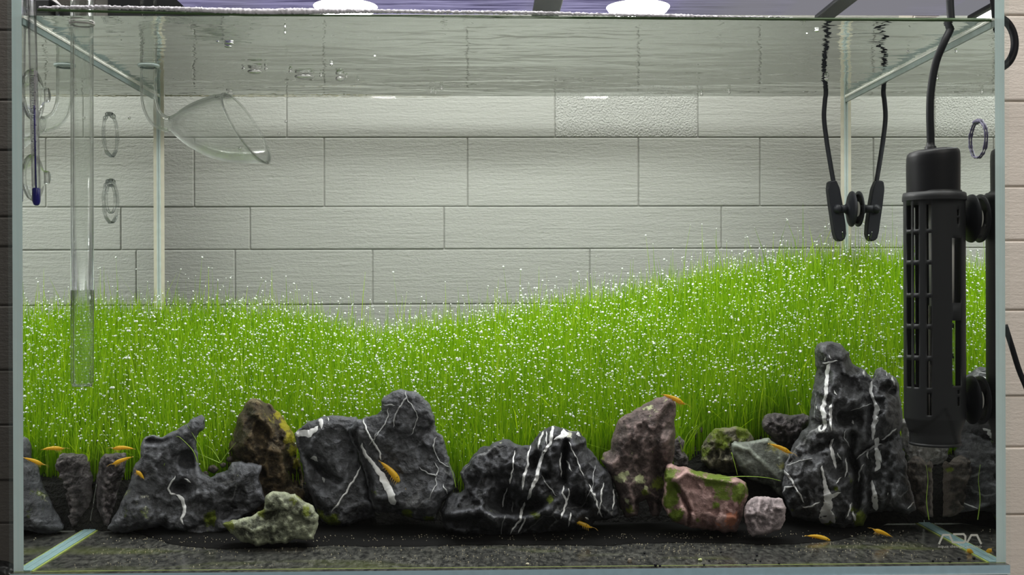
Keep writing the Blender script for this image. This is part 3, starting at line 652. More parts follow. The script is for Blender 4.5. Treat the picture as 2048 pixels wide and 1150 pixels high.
rock('black', 'wide black veined rock with two humps and caves, right of centre',
     c4([(170, 510), (250, 420), (330, 320), (370, 285), (440, 270), (560, 210), (620, 215), (680, 255), (800, 265), (830, 220), (880, 160), (940, 115), (1000, 88), (1060, 100), (1130, 135), (1230, 150), (1290, 210), (1310, 280), (1380, 380), (1420, 440), (1480, 480), (1530, 570), (1560, 700), (1590, 880), (1560, 915), (1370, 940), (1330, 1005), (1200, 1020), (1000, 1040), (690, 1070), (500, 1080), (300, 1075), (60, 1020), (20, 930), (0, 850), (60, 740), (110, 690), (180, 690), (210, 650), (200, 590)]),
     0.098, 66, M_SLATE2, R=50, step=3.4, fb=(0.3, 60), wo=(0.26, 40), wo2=(0.14, 14),
     feats=[('g', 1016, 1000, 36, 26, -1.0, 30), ('g', 1062, 1010, 22, 20, -0.9, 30), ('c', [(1131, 885), (1128, 920), (1128, 960)], 7, -0.7), ('g', 1068, 925, 10, 22, -0.6, 20), ('c', [(1064, 1040), (1100, 1015), (1128, 985)], 9, 0.35), ('c', [(895, 1030), (960, 1022), (990, 1035), (1050, 1034), (1090, 1020), (1130, 1035)], 9, 0.45), ('g', 1160, 1000, 26, 16, -0.6), ('g', 1092, 952, 9, 8, -0.5), ('g', 930, 1045, 40, 14, -0.3), ('g', 1150, 860, 18, 10, 0.2)],
     moss=[(1098, 1000, 12, 0.62), (1070, 1030, 14, 0.5), (975, 1020, 16, 0.45)], stain=[(1140, 868, 14, 0.5)],
     veins=[([(1105, 850), (1104, 868), (1101, 884), (1089, 903), (1078, 930), (1073, 955), (1063, 978), (1055, 1000)], [5, 6, 5, 5, 6, 7, 5, 6]), ([(1049, 1004), (1044, 1022), (1040, 1040), (1028, 1055), (1020, 1070)], [4, 5, 4, 2.5, 1.5]),
            ([(1086, 862), (1080, 880), (1075, 898)], [4, 3.4, 2]), ([(1050, 1035), (1046, 1050), (1036, 1066)], [3, 2.6, 3]), ([(1108, 880), (1122, 873), (1133, 862), (1150, 864), (1162, 872)], [3, 9, 16, 8, 3]),
            ([(1061, 890), (1056, 915), (1055, 930), (1048, 955), (1044, 980)], [1.5, 3, 4, 5, 2]), ([(1029, 900), (1027, 925), (1022, 955), (1020, 968)], [1.2, 2.4, 2.2, 3]), ([(1014, 975), (1007, 1000), (1004, 1014)], [1, 2, 2.6]), ([(1025, 1002), (1025, 1025)], 1.6, M_QUARTZG),
            ([(1122, 905), (1121, 930), (1123, 955)], [2, 2.4, 1.4]), ([(1132, 921), (1138, 930), (1143, 942)], [3, 3, 1.2]), ([(1137, 883), (1150, 910), (1162, 940), (1168, 952)], [1.2, 1.8, 1.8, 1.4]),
            ([(1127, 971), (1125, 985), (1133, 1000), (1128, 1020), (1122, 1038)], [3, 2.6, 4, 3, 3]), ([(1136, 976), (1139, 990), (1134, 1003)], 2.2), ([(1177, 968), (1188, 990), (1196, 1015), (1205, 1035)], [2, 3, 2.6, 2]),
            ([(1207, 965), (1203, 990), (1200, 1015), (1196, 1030)], [1.5, 3, 1.5, 1]), ([(1226, 968), (1229, 990), (1225, 1020)], [1.2, 2.4, 2]), ([(1082, 950), (1095, 970), (1112, 992)], [1.2, 2, 1.2], M_QUARTZG), ([(1180, 978), (1175, 995)], 1.6), ([(1189, 985), (1190, 1002)], 2),
            ([(1141, 1025), (1140, 1042), (1137, 1054)], [3, 3, 1.5]), ([(1170, 1035), (1177, 1040)], 4), ([(1010, 1030), (1005, 1050), (1000, 1072)], [1.6, 1.2, 1.2], M_QUARTZG), ([(1092, 862), (1094, 890)], [2, 1.6]), ([(1190, 930), (1186, 960), (1184, 990)], 1.2, M_QUARTZG), ([(1215, 945), (1230, 965)], 1.1, M_QUARTZG)])
rock('purple', 'tall purple-brown stone with a slanted top and cream spots',
     c5([(165, 240), (250, 180), (380, 115), (440, 98), (490, 105), (505, 150), (500, 290), (500, 450), (480, 520), (450, 600), (440, 700), (410, 810), (370, 800), (330, 705), (290, 725), (280, 800), (230, 812), (190, 795), (150, 640), (100, 530), (60, 470), (80, 430), (120, 410), (130, 320)]),
     0.104, 58, M_PURPLE, R=40, step=3.3, fb=(0.35, 50), wo=(0.26, 40), wo2=(0.06, 15), fine=0.07,
     feats=[('p', 1290, 835, 0.85, 0.0, 1.6), ('g', 1315, 960, 18, 40, -0.55), ('c', [(1345, 815), (1320, 845), (1310, 900), (1312, 960)], 8, -0.2), ('g', 1280, 870, 30, 30, 0.15)],
     moss=[(1318, 970, 18, 0.8), (1290, 985, 10, 0.7), (1260, 1020, 12, 0.6), (1205, 918, 8, 0.7), (1340, 960, 16, 0.6)], stain=[(1280, 958, 13, 0.95), (1240, 955, 14, 0.62), (1255, 945, 10, 0.6), (1293, 976, 5, 0.9), (1265, 905, 12, 0.5), (1300, 820, 22, 0.42), (1330, 800, 12, 0.42), (1243, 1023, 6, 0.9), (1253, 1002, 8, 0.5)])
rock('small_dark', 'small dark rough stone tucked right of the purple-brown stone', [(1344, 880), (1358, 873), (1369, 884), (1367, 900), (1377, 915), (1375, 932), (1350, 934), (1342, 910)], 0.125, 18, M_PUM, R=14, step=3, fb=(0.3, 14), wo=(0.3, 10), wo2=(0.1, 5))
rock('mossy', 'rough green moss-covered stone below the grass, right of middle',
     c5([(655, 390), (700, 320), (740, 285), (850, 272), (930, 290), (965, 335), (970, 420), (930, 520), (840, 550), (780, 548), (700, 520), (655, 480)]), 0.134, 36, M_MOSSY, R=30, step=3.2, fb=(0.35, 30), wo=(0.35, 20), wo2=(0.25, 9),
     moss=[(1440, 875, 34, 0.75), (1485, 865, 22, 0.75), (1412, 905, 16, 0.75), (1470, 900, 18, 0.4)])
rock('speckled', 'dark stone with white specks at the foot of the grass, upper right', c5([(1018, 260), (1030, 215), (1080, 195), (1180, 205), (1260, 200), (1297, 222), (1295, 290), (1250, 345), (1200, 405), (1120, 385), (1040, 320)]), 0.140, 32, M_PUM, R=26, step=3, fb=(0.3, 26), wo=(0.35, 16), wo2=(0.25, 7))
rock('slab', 'smooth grey-green slab with a pale top edge and a shrimp on it', c5([(830, 372), (850, 358), (900, 360), (960, 365), (1050, 345), (1110, 385), (1170, 420), (1200, 445), (1195, 520), (1180, 620), (1140, 700), (1050, 625), (940, 595), (880, 530), (840, 450)]), 0.122, 46, M_GREYST, R=24, step=3.3, fb=(0.2, 60), wo=(0.14, 36), wo2=(0.05, 14),
     feats=[('p', 1520, 905, 0.55, -0.25, 1.0), ('c', [(1465, 890), (1500, 900), (1530, 930), (1560, 960)], 6, 0.2), ('p', 1520, 950, 0.75, 0.2, -0.9)], moss=[(1550, 890, 30, 0.55), (1565, 930, 16, 0.5)])
rock('pink', 'pink and brick-red stone draped with green algae at the front',
     c5([(435, 600), (440, 540), (450, 510), (480, 495), (560, 512), (700, 552), (850, 572), (920, 600), (935, 680), (905, 750), (885, 850), (865, 905), (760, 893), (600, 872), (530, 852), (460, 805), (428, 720)]), 0.084, 52, M_PINK, R=30, step=3.3, fb=(0.25, 50), wo=(0.22, 32), wo2=(0.1, 12),
     feats=[('p', 1420, 990, 0.9, 0.35, 0.4), ('g', 1345, 1000, 16, 34, -0.4), ('c', [(1350, 968), (1365, 990), (1378, 1020), (1380, 1050)], 4, -0.35), ('c', [(1352, 960), (1372, 944), (1420, 958), (1470, 964)], 6, 0.25)],
     moss=[(1338, 950, 16, 1), (1340, 1000, 18, 1.0), (1352, 1030, 16, 0.95), (1345, 975, 14, 1), (1395, 945, 22, 0.8), (1440, 958, 34, 0.8), (1445, 990, 24, 0.8), (1480, 985, 22, 0.95), (1435, 1010, 12, 0.7), (1397, 1042, 8, 0.6), (1380, 1005, 8, 0.5), (1418, 965, 14, 0.8)],
     stain=[(1460, 1035, 18, 0.75), (1400, 985, 12, 0.35), (1440, 1050, 14, 0.4)])
rock('lilac', 'small rounded lilac-grey stone at the foot of the tall veined rock', c5([(912, 745), (930, 710), (970, 688), (1050, 683), (1130, 700), (1153, 755), (1150, 830), (1120, 880), (1050, 907), (960, 917), (922, 885), (910, 810)]), 0.066, 34, M_LILAC, R=34, step=3, fb=(0.2, 24), wo=(0.22, 18), wo2=(0.12, 8), feats=[('p', 1530, 1015, 0.95, 0, 0.9)])
rock('tall', 'tallest rock, jagged twin-peaked dark slate streaked with thick white veins',
     c6([(262, 90), (280, 50), (320, 32), (400, 50), (455, 100), (470, 160), (540, 200), (592, 252), (610, 200), (640, 185), (670, 215), (720, 250), (742, 300), (750, 370), (768, 450), (765, 500), (745, 560), (760, 640), (785, 720), (800, 850), (830, 950), (850, 1000), (800, 1030), (700, 1012), (600, 1018), (560, 1025), (540, 1105), (400, 1115), (270, 1085), (130, 1045), (85, 960), (70, 880), (80, 770), (130, 650), (180, 570), (225, 530), (235, 430), (250, 330), (270, 200)]),
     0.108, 70, M_SLATE3, R=52, step=3.4, fb=(0.32, 60), wo=(0.30, 36), wo2=(0.11, 14), aniso=(1.1, 0.8),
     feats=[('c', [(1706, 870), (1700, 910), (1716, 950), (1712, 1020)], 8, -0.45), ('c', [(1740, 765), (1742, 830), (1735, 900), (1740, 1010)], 6, -0.2), ('g', 1665, 860, 44, 10, 0.25), ('c', [(1575, 925), (1620, 905), (1660, 885)], 6, -0.25), ('g', 1686, 835, 14, 14, -0.35), ('g', 1710, 828, 14, 14, -0.35), ('g', 1650, 960, 40, 40, 0.2), ('g', 1780, 780, 18, 12, -0.3), ('c', [(1800, 862), (1770, 880), (1720, 905)], 5, -0.25)],
     moss=[(1720, 1040, 16, 1.0), (1704, 1020, 12, 0.6), (1655, 1046, 14, 0.8), (1700, 960, 16, 0.5), (1672, 978, 8, 0.7), (1585, 1020, 8, 0.7), (1750, 1022, 10, 0.5)],
     veins=[([(1660, 727), (1654, 745), (1653, 770), (1651, 795), (1645, 815), (1648, 835), (1651, 850), (1646, 864), (1640, 862), (1638, 855), (1644, 850)], [7, 8, 6, 8, 5, 8, 9, 8, 6, 4, 4]), ([(1645, 726), (1660, 724), (1676, 722)], [3, 3, 2]),
            ([(1663, 808), (1661, 825), (1661, 845), (1664, 862)], [5, 6, 4, 2]), ([(1668, 780), (1674, 790)], 3), ([(1658, 710), (1663, 718)], 2.5), ([(1651, 714), (1651, 722)], 3), ([(1728, 740), (1730, 755)], [5, 3.5]),
            ([(1744, 761), (1741, 785), (1749, 803), (1754, 815), (1750, 840), (1746, 860), (1746, 880)], [4, 6, 4, 10, 10, 7, 4]), ([(1756, 875), (1752, 895), (1756, 920), (1757, 932), (1750, 943)], [12, 6, 9, 9, 6]), ([(1760, 900), (1762, 925)], [2, 4]), ([(1765, 888), (1750, 892), (1735, 900), (1712, 918)], [2, 4, 2, 1.5]), ([(1763, 880), (1780, 868), (1793, 857)], [2, 2.4, 2.6]),
            ([(1744, 960), (1748, 985), (1751, 1010), (1752, 1021)], [4, 7, 12, 9]), ([(1739, 898), (1734, 910), (1737, 918)], [4, 3, 2]), ([(1668, 877), (1661, 890), (1664, 905), (1670, 925), (1671, 938)], [4, 4, 7, 6, 2]), ([(1644, 931), (1648, 960), (1654, 985), (1657, 1005), (1652, 1020), (1650, 1035), (1643, 1046)], [4, 4, 7, 14, 18, 20, 22]),
            ([(1682, 985), (1670, 990), (1660, 996)], [2, 7, 8]), ([(1660, 1020), (1664, 1035), (1668, 1047)], [10, 12, 8]), ([(1784, 752), (1788, 765), (1790, 772)], [2, 3.6, 2.5]), ([(1705, 840), (1708, 848)], 5), ([(1568, 940), (1580, 955), (1588, 970), (1600, 990), (1608, 1005)], [4, 4, 2.4, 2.4, 3]), ([(1565, 985), (1570, 974), (1588, 974)], [2, 4, 2]),
            ([(1605, 1014), (1622, 1013), (1640, 1004)], [2, 3, 1.5]), ([(1704, 1005), (1700, 1020), (1691, 1038)], [2.6, 2.6, 1.6]), ([(1706, 1022), (1711, 1042)], [2, 6]), ([(1692, 915), (1694, 935), (1690, 955)], [1.6, 3, 2]), ([(1683, 954), (1672, 968)], 2), ([(1728, 928), (1718, 945), (1717, 965)], [1.6, 3, 2]), ([(1573, 930), (1600, 922), (1625, 916)], 1.6, M_QUARTZG),
            ([(1692, 860), (1688, 875), (1700, 895)], 1.4, M_QUARTZG), ([(1632, 812), (1635, 818)], 4), ([(1776, 985), (1777, 990)], 5), ([(1830, 1003), (1815, 1018)], 2), ([(1745, 808), (1720, 815), (1700, 822)], 1.2, M_QUARTZG), ([(1675, 905), (1683, 920)], 2), ([(1773, 745), (1775, 751)], 3)])
rock('pale', 'brightly lit whitish stone glimpsed behind the foot of the black heater', [(1800, 842), (1815, 836), (1850, 840), (1862, 870), (1860, 925), (1838, 932), (1815, 925), (1802, 880)], 0.118, 16, M_LIT, R=14, step=3, fb=(0.3, 16), wo=(0.3, 12), wo2=(0.2, 6), back=0.5)
rock('corner', 'dark brown stone under the heater against the right glass', [(1816, 924), (1830, 912), (1845, 915), (1853, 925), (1864, 915), (1866, 960), (1866, 1035), (1850, 1034), (1835, 1020), (1826, 985), (1815, 950)], 0.096, 22, M_DKBRN, R=18, step=3, fb=(0.3, 20), wo=(0.35, 18), wo2=(0.15, 8), back=0.4, moss=[(1858, 940, 8, 0.6)])
GLAB = ['largest dark gravel stone between the broad charcoal rock and the brown rock', 'dark gravel stone just right of the largest one, left of the brown rock', 'small dark gravel stone touching the brown rock at its left foot', 'small dark gravel stone nearest the saddle of the broad charcoal rock',
        'largest dark stone in the gap between purple-brown and mossy stones', 'lowest dark stone in the gap between purple-brown and mossy stones', 'topmost small dark stone at the left edge of the mossy stone']
for i, (x, y, r) in enumerate([(426, 938, 10), (446, 930, 7), (459, 918, 7), (410, 948, 7), (1390, 870, 12), (1384, 900, 10), (1400, 860, 8)]):
    rock('gravel%d' % i, GLAB[i], [(x+r*math.cos(a)*random.uniform(0.8, 1.15), y+r*0.9*math.sin(a)*random.uniform(0.8, 1.15)) for a in np.linspace(0, 5.5, 9)], 0.128 if i < 4 else 0.155, r*0.9, M_DKBRN, R=r*0.8, step=2.5, jit=0.6, fb=(0.3, 10), wo=(0.2, 8), wo2=(0.1, 4), name='gravel_stone')
    bpy.context.scene.objects[-1]
for o in S.objects:
    if o.name.startswith('gravel_stone'): o['group'] = 'dark gravel left' if o.location.x < 0 else 'dark gravel right'; o['category'] = 'stone'

# ------------------------------------------------------------------ soil
XP = [60, 320, 450, 600, 700, 760, 850, 1000, 1200, 1400, 1550, 1690, 1900]
YP = [600, 600, 602, 612, 640, 652, 640, 612, 578, 532, 503, 490, 488]
XR = np.array([P(x, 600, 0.29).x for x in XP]); ZR = np.array([P(x, y, 0.29).z for x, y in zip(XP, YP)])-0.043
def soil_z(x, y):
    s = np.clip((y-0.105)/0.185, 0, 1); r = np.interp(x, XR, ZR)
    f = 0.024+0.012*np.clip((x)/0.25, 0, 1)
    z = f+(r-f)*(0.25*s+0.75*s**1.25)
    fr = np.clip((y-0.121)/0.014, 0, 1)
    return ZI+0.0005+(z-ZI)*fr**0.6
nx, ny = 150, 70; V, F = [], []
xs = np.linspace(-XI+0.0003, XI-0.0003, nx); ys = np.concatenate([np.linspace(0.1205, 0.136, 14), np.linspace(0.138, XI-0.0003, ny-14)])
for j in range(ny):
    for i in range(nx):
        z = float(soil_z(xs[i], ys[j])); V.append((xs[i], ys[j], z+0.0016*noise.fractal(Vector((xs[i]*160, ys[j]*160, 0)), 0.9, 2, 4)*(1 if j else 0)))
for j in range(ny-1):
    for i in range(nx-1): F.append([j*nx+i, j*nx+i+1, (j+1)*nx+i+1, (j+1)*nx+i])
soil = link('soil', pydata('soil', V, F, True), None, rock_mat('aqua_soil', (0.003, 0.003, 0.002), (0.010, 0.009, 0.006), sc=3, bump=0.003, rough=0.9, pt=0.1, speck=0.1, speckcol=(0.06, 0.09, 0.01)))
tag(soil, 'dark aquarium soil bank sloping up to the back under the grass', 'soil', kind='stuff')
# soil film on the glass bottom, coloured black as shadow under the rocks
V, F = [], []; N1 = 160
for i in range(N1+1):
    x = -XI+0.001+(2*XI-0.002)*i/N1
    y0 = 0.064+0.062*min(1, max(0, (abs(x)-0.20)/0.07))**1.5+0.009*noise.fractal(Vector((x*14, 2, 0)), 0.9, 2, 4)
    for (yy, zz) in ((y0, ZI+0.0003), (y0+0.004, ZI+0.0016), (min(y0+0.03, 0.134), ZI+0.0025), (0.14, ZI+0.003)): V.append((x, yy, zz+0.0004*noise.noise(Vector((x*300, yy*300, 1)))))
for i in range(N1):
    for k in range(3): a = i*4+k; F.append([a, a+4, a+5, a+1])
mt = link('fine_soil', pydata('fine_soil', V, F, True), None, simple('shadow_soil', (0.004, 0.004, 0.004), 0.9, 0.0, 0.15))
tag(mt, 'thin layer of soil under the row of rocks, darkened as their shadow', 'soil', kind='stuff')
# grit on the bare bottom
V, F = [], []
def add_tetra(c, r, V, F):
    b = len(V); base_ = [(1, 1, 1), (1, -1, -1), (-1, 1, -1), (-1, -1, 1), ]
    rot = Matrix.Rotation(random.uniform(0, 6.28), 3, 'Z') @ Matrix.Rotation(random.uniform(0, 6.28), 3, 'X')
    for t in [(1, 0, 0), (-1, 0, 0), (0, 1, 0), (0, -1, 0), (0, 0, 1), (0, 0, -1)]: V.append(Vector(c)+rot @ Vector(t)*r*random.uniform(0.7, 1.2))
    for f in [(0, 2, 4), (2, 1, 4), (1, 3, 4), (3, 0, 4), (2, 0, 5), (1, 2, 5), (3, 1, 5), (0, 3, 5)]: F.append([b+q_ for q_ in f])
for i in range(1500):
    x = random.uniform(-0.27, 0.27); y = random.uniform(0.012, 0.09)
    if noise.noise(Vector((x*22, y*50, 5)))+random.uniform(-0.3, 0.3) < 0.05 and y < 0.05: continue
    r = random.uniform(0.00015, 0.0005); add_tetra((x, y, ZI+r*0.6+(0.002 if y > 0.07 else 0)), r, V, F)
gr = link('pale_grit', pydata('pale_grit', V, F), None, simple('grit', (0.42, 0.38, 0.26), 0.6)); tag(gr, 'pale grit specks strewn over the bare tank bottom', 'grit', kind='stuff')
for i, (x, y, r) in enumerate([(1311, 1131, 3.2), (1320, 1132, 2.6), (1442, 1104, 2.2), (1418, 1121, 2), (1408, 1129, 2), (1514, 1111, 2.6), (1511, 1120, 2.6), (1521, 1122, 2), (1558, 1127, 2.6), (1493, 1128, 2), (1866, 1122, 2.6), (1899, 1124, 2.6), (1918, 1118, 3.2), (1948, 1117, 3.2), (1289, 1106, 2.2), (1122, 1131, 2), (928, 1117, 2), (1212, 1089, 1.8), (1231, 1088, 2)]):
    pp = PZ(x, y, ZI+0.0006); o = link('soil_granule', sph_me('soil_granule', (pp.x, pp.y, ZI+r*mpp(pp.y)*0.9), r*mpp(pp.y), 2), None, M_RUBBER)
    tag(o, 'tiny round black soil granule lying on the bare bottom', 'granule', 'soil granules on the bottom')
for i, (x, y, r, lb) in enumerate([(1259, 1122, 4.5, 'small brownish snail shell on the bottom below the black rock'), (1055, 1127, 3.5, 'tiny cream pebble at the bottom edge below the black rock'), (1213, 1079, 3.2, 'tiny cream pebble below the gap beside the purple stone'), (1400, 1119, 4.0, 'tiny pale green pebble cluster below the pink stone'), (1371, 1078, 4.0, 'cream pebble in front of the pink stone')]):
    pp = PZ(x, y, ZI+0.001); k = mpp(pp.y)*r; me = sph_me('pebble', (pp.x, pp.y, ZI+k*0.7), (k, k, k*(1.3 if i == 0 else 0.7)), 3)
    for v in me.vertices: v.co += noise.noise_vector(v.co*900)*k*0.25
    tag(link('pebble', me, None, simple('pebble_%d' % i, [(0.2, 0.17, 0.13), (0.6, 0.56, 0.42), (0.6, 0.56, 0.42), (0.5, 0.55, 0.25), (0.5, 0.46, 0.36)][i], 0.5)), lb, 'pebble')

# ------------------------------------------------------------------ hair grass
GX = P(1500, 880, 0.14).x
def grass():
    N = 62000
    x = RNG.uniform(-XI+0.001, XI-0.001, N*2); y = 0.118+(XI-0.003-0.118)*RNG.uniform(0, 1, N*2)**0.85
    front = 0.1365+0.004*np.sin(x*40)+0.004*np.sin(x*97+1)+0.016*np.exp(-((x-GX)/0.045)**4)
    x, y = x[y > front][:N], y[y > front][:N]; n_ = len(x)
    z = soil_z(x, y)
    L = RNG.normal(0.041, 0.006, n_).clip(0.022, 0.056); tall = RNG.uniform(0, 1, n_) < 0.04; L[tall] *= RNG.uniform(1.15, 1.6, tall.sum())
    L *= np.interp(y, [0.12, 0.16, 0.3], [0.72, 1.0, 1.05])
    th = RNG.uniform(0, 2*np.pi, n_); lean = np.abs(RNG.normal(0, 0.13, n_)); wild = RNG.uniform(0, 1, n_) < 0.03; lean[wild] += RNG.uniform(0.3, 0.9, wild.sum())
    front_ = y < 0.15; lean[front_] *= 1.7
    dx, dy = np.cos(th)*lean, np.sin(th)*lean
    wd = RNG.uniform(0.00028, 0.00046, n_); ph = RNG.uniform(0, np.pi, n_); wx, wy = np.cos(ph)*wd, np.sin(ph)*wd*1.0
    lev = [0.0, 0.4, 0.75, 1.0]; Vs = []
    tips = None
    for k, t in enumerate(lev):
        cx = x+dx*L*(t*t); cy = y+dy*L*(t*t); cz = z+L*t*(1-0.35*lean*t)-0.001*(k == 0)
        cx = np.clip(cx, -XI+0.0006, XI-0.0006); cy = np.clip(cy, 0.01, XI-0.0006)
        s = [1, 0.9, 0.65, 0.12][k]
        Vs.append(np.stack([cx-wx*s, cy-wy*s, cz], 1)); Vs.append(np.stack([cx+wx*s, cy+wy*s, cz], 1))
        if k == 3: tips = np.stack([cx, cy, cz], 1)
        if k == 2: mids = np.stack([cx, cy, cz], 1)
    Vv = np.stack(Vs, 1).reshape(-1, 3)
    b = (np.arange(n_)*8)[:, None]
    Fq = np.concatenate([b+np.array([[0, 1, 3, 2]]), b+np.array([[2, 3, 5, 4]]), b+np.array([[4, 5, 7, 6]])], 1).reshape(-1, 4)
    me = bpy.data.meshes.new('blades'); me.vertices.add(len(Vv)); me.vertices.foreach_set('co', Vv.astype(np.float32).ravel())
    me.loops.add(Fq.size); me.loops.foreach_set('vertex_index', Fq.astype(np.int32).ravel())
    me.polygons.add(len(Fq)); me.polygons.foreach_set('loop_start', np.arange(0, Fq.size, 4, dtype=np.int32))
    me.update(calc_edges=True); me.validate()
    rn = RNG.uniform(0, 1, n_).repeat(8).astype(np.float32); at = me.attributes.new('tone', 'FLOAT', 'POINT'); at.data.foreach_set('value', rn)
    return me, tips, mids, np.nonzero(tall)[0]
def grass_mat():
    m, nt, out = mat('hair_grass'); at = nd(nt, 'Attribute', attribute_name='tone')
    c = ramp(nt, at.outputs['Fac'], [(0.0, (0.15, 0.33, 0.004)), (0.5, (0.30, 0.53, 0.008)), (0.93, (0.44, 0.66, 0.02)), (1.0, (0.55, 0.70, 0.10))])
    d = nd(nt, 'BsdfPrincipled', Roughness=0.45); lk(nt, c.outputs[0], d.inputs['Base Color'])
    t = nd(nt, 'BsdfTranslucent'); lk(nt, mixc(nt, 1.0, c.outputs[0], (1.5, 1.35, 0.8), 'MULTIPLY'), t.inputs[0])
    mx = nd(nt, 'MixShader'); mx.inputs[0].default_value = 0.5; lk(nt, d.outputs[0], mx.inputs[1]); lk(nt, t.outputs[0], mx.inputs[2])
    lk(nt, mx.outputs[0], out.inputs[0]); return m
gme, tips, mids, tall_i = grass()
carpet = empty('hair_grass', (0, 0.2, 0.05)); tag(carpet, 'dense bright green hair grass covering the slope behind the rocks', 'grass')
bl = link('blades', gme, carpet, grass_mat()); bl['kind'] = 'stuff'
# oxygen pearls on the tips
sel = RNG.permutation(len(tips)); dens = 0.5+0.5*np.sin(tips[:, 0]*60+np.sin(tips[:, 1]*70)*2)*np.cos(tips[:, 1]*90)
pick = [i for i in sel if RNG.uniform() < 0.06+0.15*dens[i]][:9500]+list(tall_i[:1400])
pos = tips[pick].copy(); rad = (RNG.gamma(3.5, 0.00011, len(pick))+0.00020).clip(0.00028, 0.0011)
mp_ = [i for i in sel if RNG.uniform() < 0.03][:1800]; pos = np.vstack([pos, mids[mp_]]); rad = np.concatenate([rad, RNG.uniform(0.0003, 0.0007, len(mp_))])
big = np.argsort(-(rad/(pos[:, 1]-CY)))[:300]; rest = np.setdiff1d(np.arange(len(pos)), big)
_s = sph_me('unit', (0, 0, 0), 1.0, 2); SV = np.array([v.co for v in _s.vertices]); SF = np.array([p.vertices[:] for p in _s.polygons])
Vp = (pos[rest][:, None, :]+SV[None]*(rad[rest][:, None, None])*np.array([1, 1, 0.88])).reshape(-1, 3); Fp = (SF[None]+(np.arange(len(rest))*len(SV))[:, None, None]).reshape(-1, 3)
me = bpy.data.meshes.new('oxygen_bubbles'); me.vertices.add(len(Vp)); me.vertices.foreach_set('co', Vp.astype(np.float32).ravel())
me.loops.add(Fp.size); me.loops.foreach_set('vertex_index', Fp.astype(np.int32).ravel()); me.polygons.add(len(Fp)); me.polygons.foreach_set('loop_start', np.arange(0, Fp.size, 3, dtype=np.int32))
me.polygons.foreach_set('use_smooth', [True]*len(Fp)); me.update(calc_edges=True)
ob = link('oxygen_bubbles', me, carpet, M_PEARL); ob['kind'] = 'stuff'
bme = sph_me('oxygen_bubble', (0, 0, 0), 1.0, 3); bme.materials.append(M_PEARL)
for i in big:
    o = bpy.data.objects.new('oxygen_bubble', bme); COL.objects.link(o); o.parent = carpet
    o.location = Vector(pos[i])-carpet.location; o.scale = (rad[i], rad[i], rad[i]*0.9)

# loose long blades in front of the rocks
def stray(pts, Y, w=0.0007):
    pts = [P(x, y, Y) for x, y in pts]; return tube_me('stray_blade', smooth_path(pts, 5), [w*0.5*(1-0.75*i/(5*(len(pts)-1))) for i in range(5*(len(pts)-1)+1)], 6)
M_STRAY = simple('grass_blade', (0.30, 0.48, 0.05), 0.4)
for pts, Y in [([(440, 925), (420, 880), (395, 862), (352, 878)][::-1], 0.108), ([(395, 925), (385, 900), (360, 875), (352, 874)], 0.092), ([(443, 928), (425, 900), (410, 890)], 0.105), ([(440, 926), (415, 915), (395, 906)], 0.1), ([(441, 926), (455, 905), (472, 885)], 0.1), ([(912, 975), (905, 945), (897, 925)], 0.09),
               ([(410, 940), (400, 895), (365, 835)], 0.10), ([(915, 970), (925, 930), (912, 880)], 0.11), ([(1365, 905), (1375, 870), (1395, 850)], 0.12), ([(1365, 905), (1355, 870), (1345, 845)], 0.12), ([(1443, 957), (1480, 953), (1530, 955), (1562, 962)], 0.062), ([(1463, 905), (1470, 930), (1475, 950)], 0.075), ([(1806, 740), (1790, 730), (1780, 710)], 0.12),
               ([(1858, 1040), (1853, 1000), (1856, 960), (1852, 930)], 0.07)]:
    o = link('grass_blade', stray(pts, Y), carpet, M_STRAY)

# ------------------------------------------------------------------ heater in its guard
hx = P(1869, 600, 0.034); HX, HY = hx.x, 0.034; k = mpp(HY)
zz = lambda y: P(1869, y, HY).z
heater = empty('heater', (HX, HY, zz(890))); tag(heater, 'black slotted heater guard with a domed cap, upright by the right glass', 'heater')
def arc_shell(name, R0, rows, slots, m, parent, wall=0.0010, n=120, ellipse=0.85, taper=None):
    """rows: z levels; slots: (angle0, angle1, z0, z1) openings in the shell"""
    V, F = [], []; nz = len(rows)
    for i, z in enumerate(rows):
        r = R0 if taper is None else R0*taper(z)
        for j in range(n):
            a = 2*math.pi*j/n; u = math.sin(a); yl = 812+50*min(1, max(0, -u))**0.8 if u < 0 else 812+70*min(1, u*1.6)
            q_ = 0.93 if (taper is not None and math.cos(a) > -0.2 and z < zz(yl)) else 1.0
            V.append((HX+r*q_*math.sin(a), HY-r*q_*ellipse*math.cos(a), z))
    for i in range(nz-1):
        zc = (rows[i]+rows[i+1])/2
        for j in range(n):
            ac = math.degrees(2*math.pi*(j+0.5)/n); ac = ac-360 if ac > 180 else ac
            if any(a0 <= ac <= a1 and min(z0, z1) <= zc <= max(z0, z1) for a0, a1, z0, z1 in slots): continue
            F.append([i*n+j, i*n+(j+1) % n, (i+1)*n+(j+1) % n, (i+1)*n+j])
    o = link(name, pydata(name, V, F, True), parent, m)
    md = o.modifiers.new('thick', 'SOLIDIFY'); md.thickness = wall; md.offset = -1
    return o
slots = []
for y0, y1 in ((412, 460), (468, 521), (530, 586), (595, 647), (657, 709), (719, 772), (782, 826)):
    for a0, a1 in ((-81, -66), (-61, -47), (-33, -23), (120, 135), (150, 160), (-160, -148), (-130, -118)):
        if y0 == 782 and a0 < -60 and a0 > -90: continue
        slots.append((a0, a1, zz(y0), zz(y1)))
for y0, y1 in ((478, 605), (640, 768)):
    slots.append((14, 40, zz(y0), zz(y1))); slots.append((152, 165, zz(y0), zz(y1)))
for y0, y1 in ((422, 434), (438, 450), (790, 808), (776, 784)): slots.append((27, 34, zz(y0), zz(y1)))
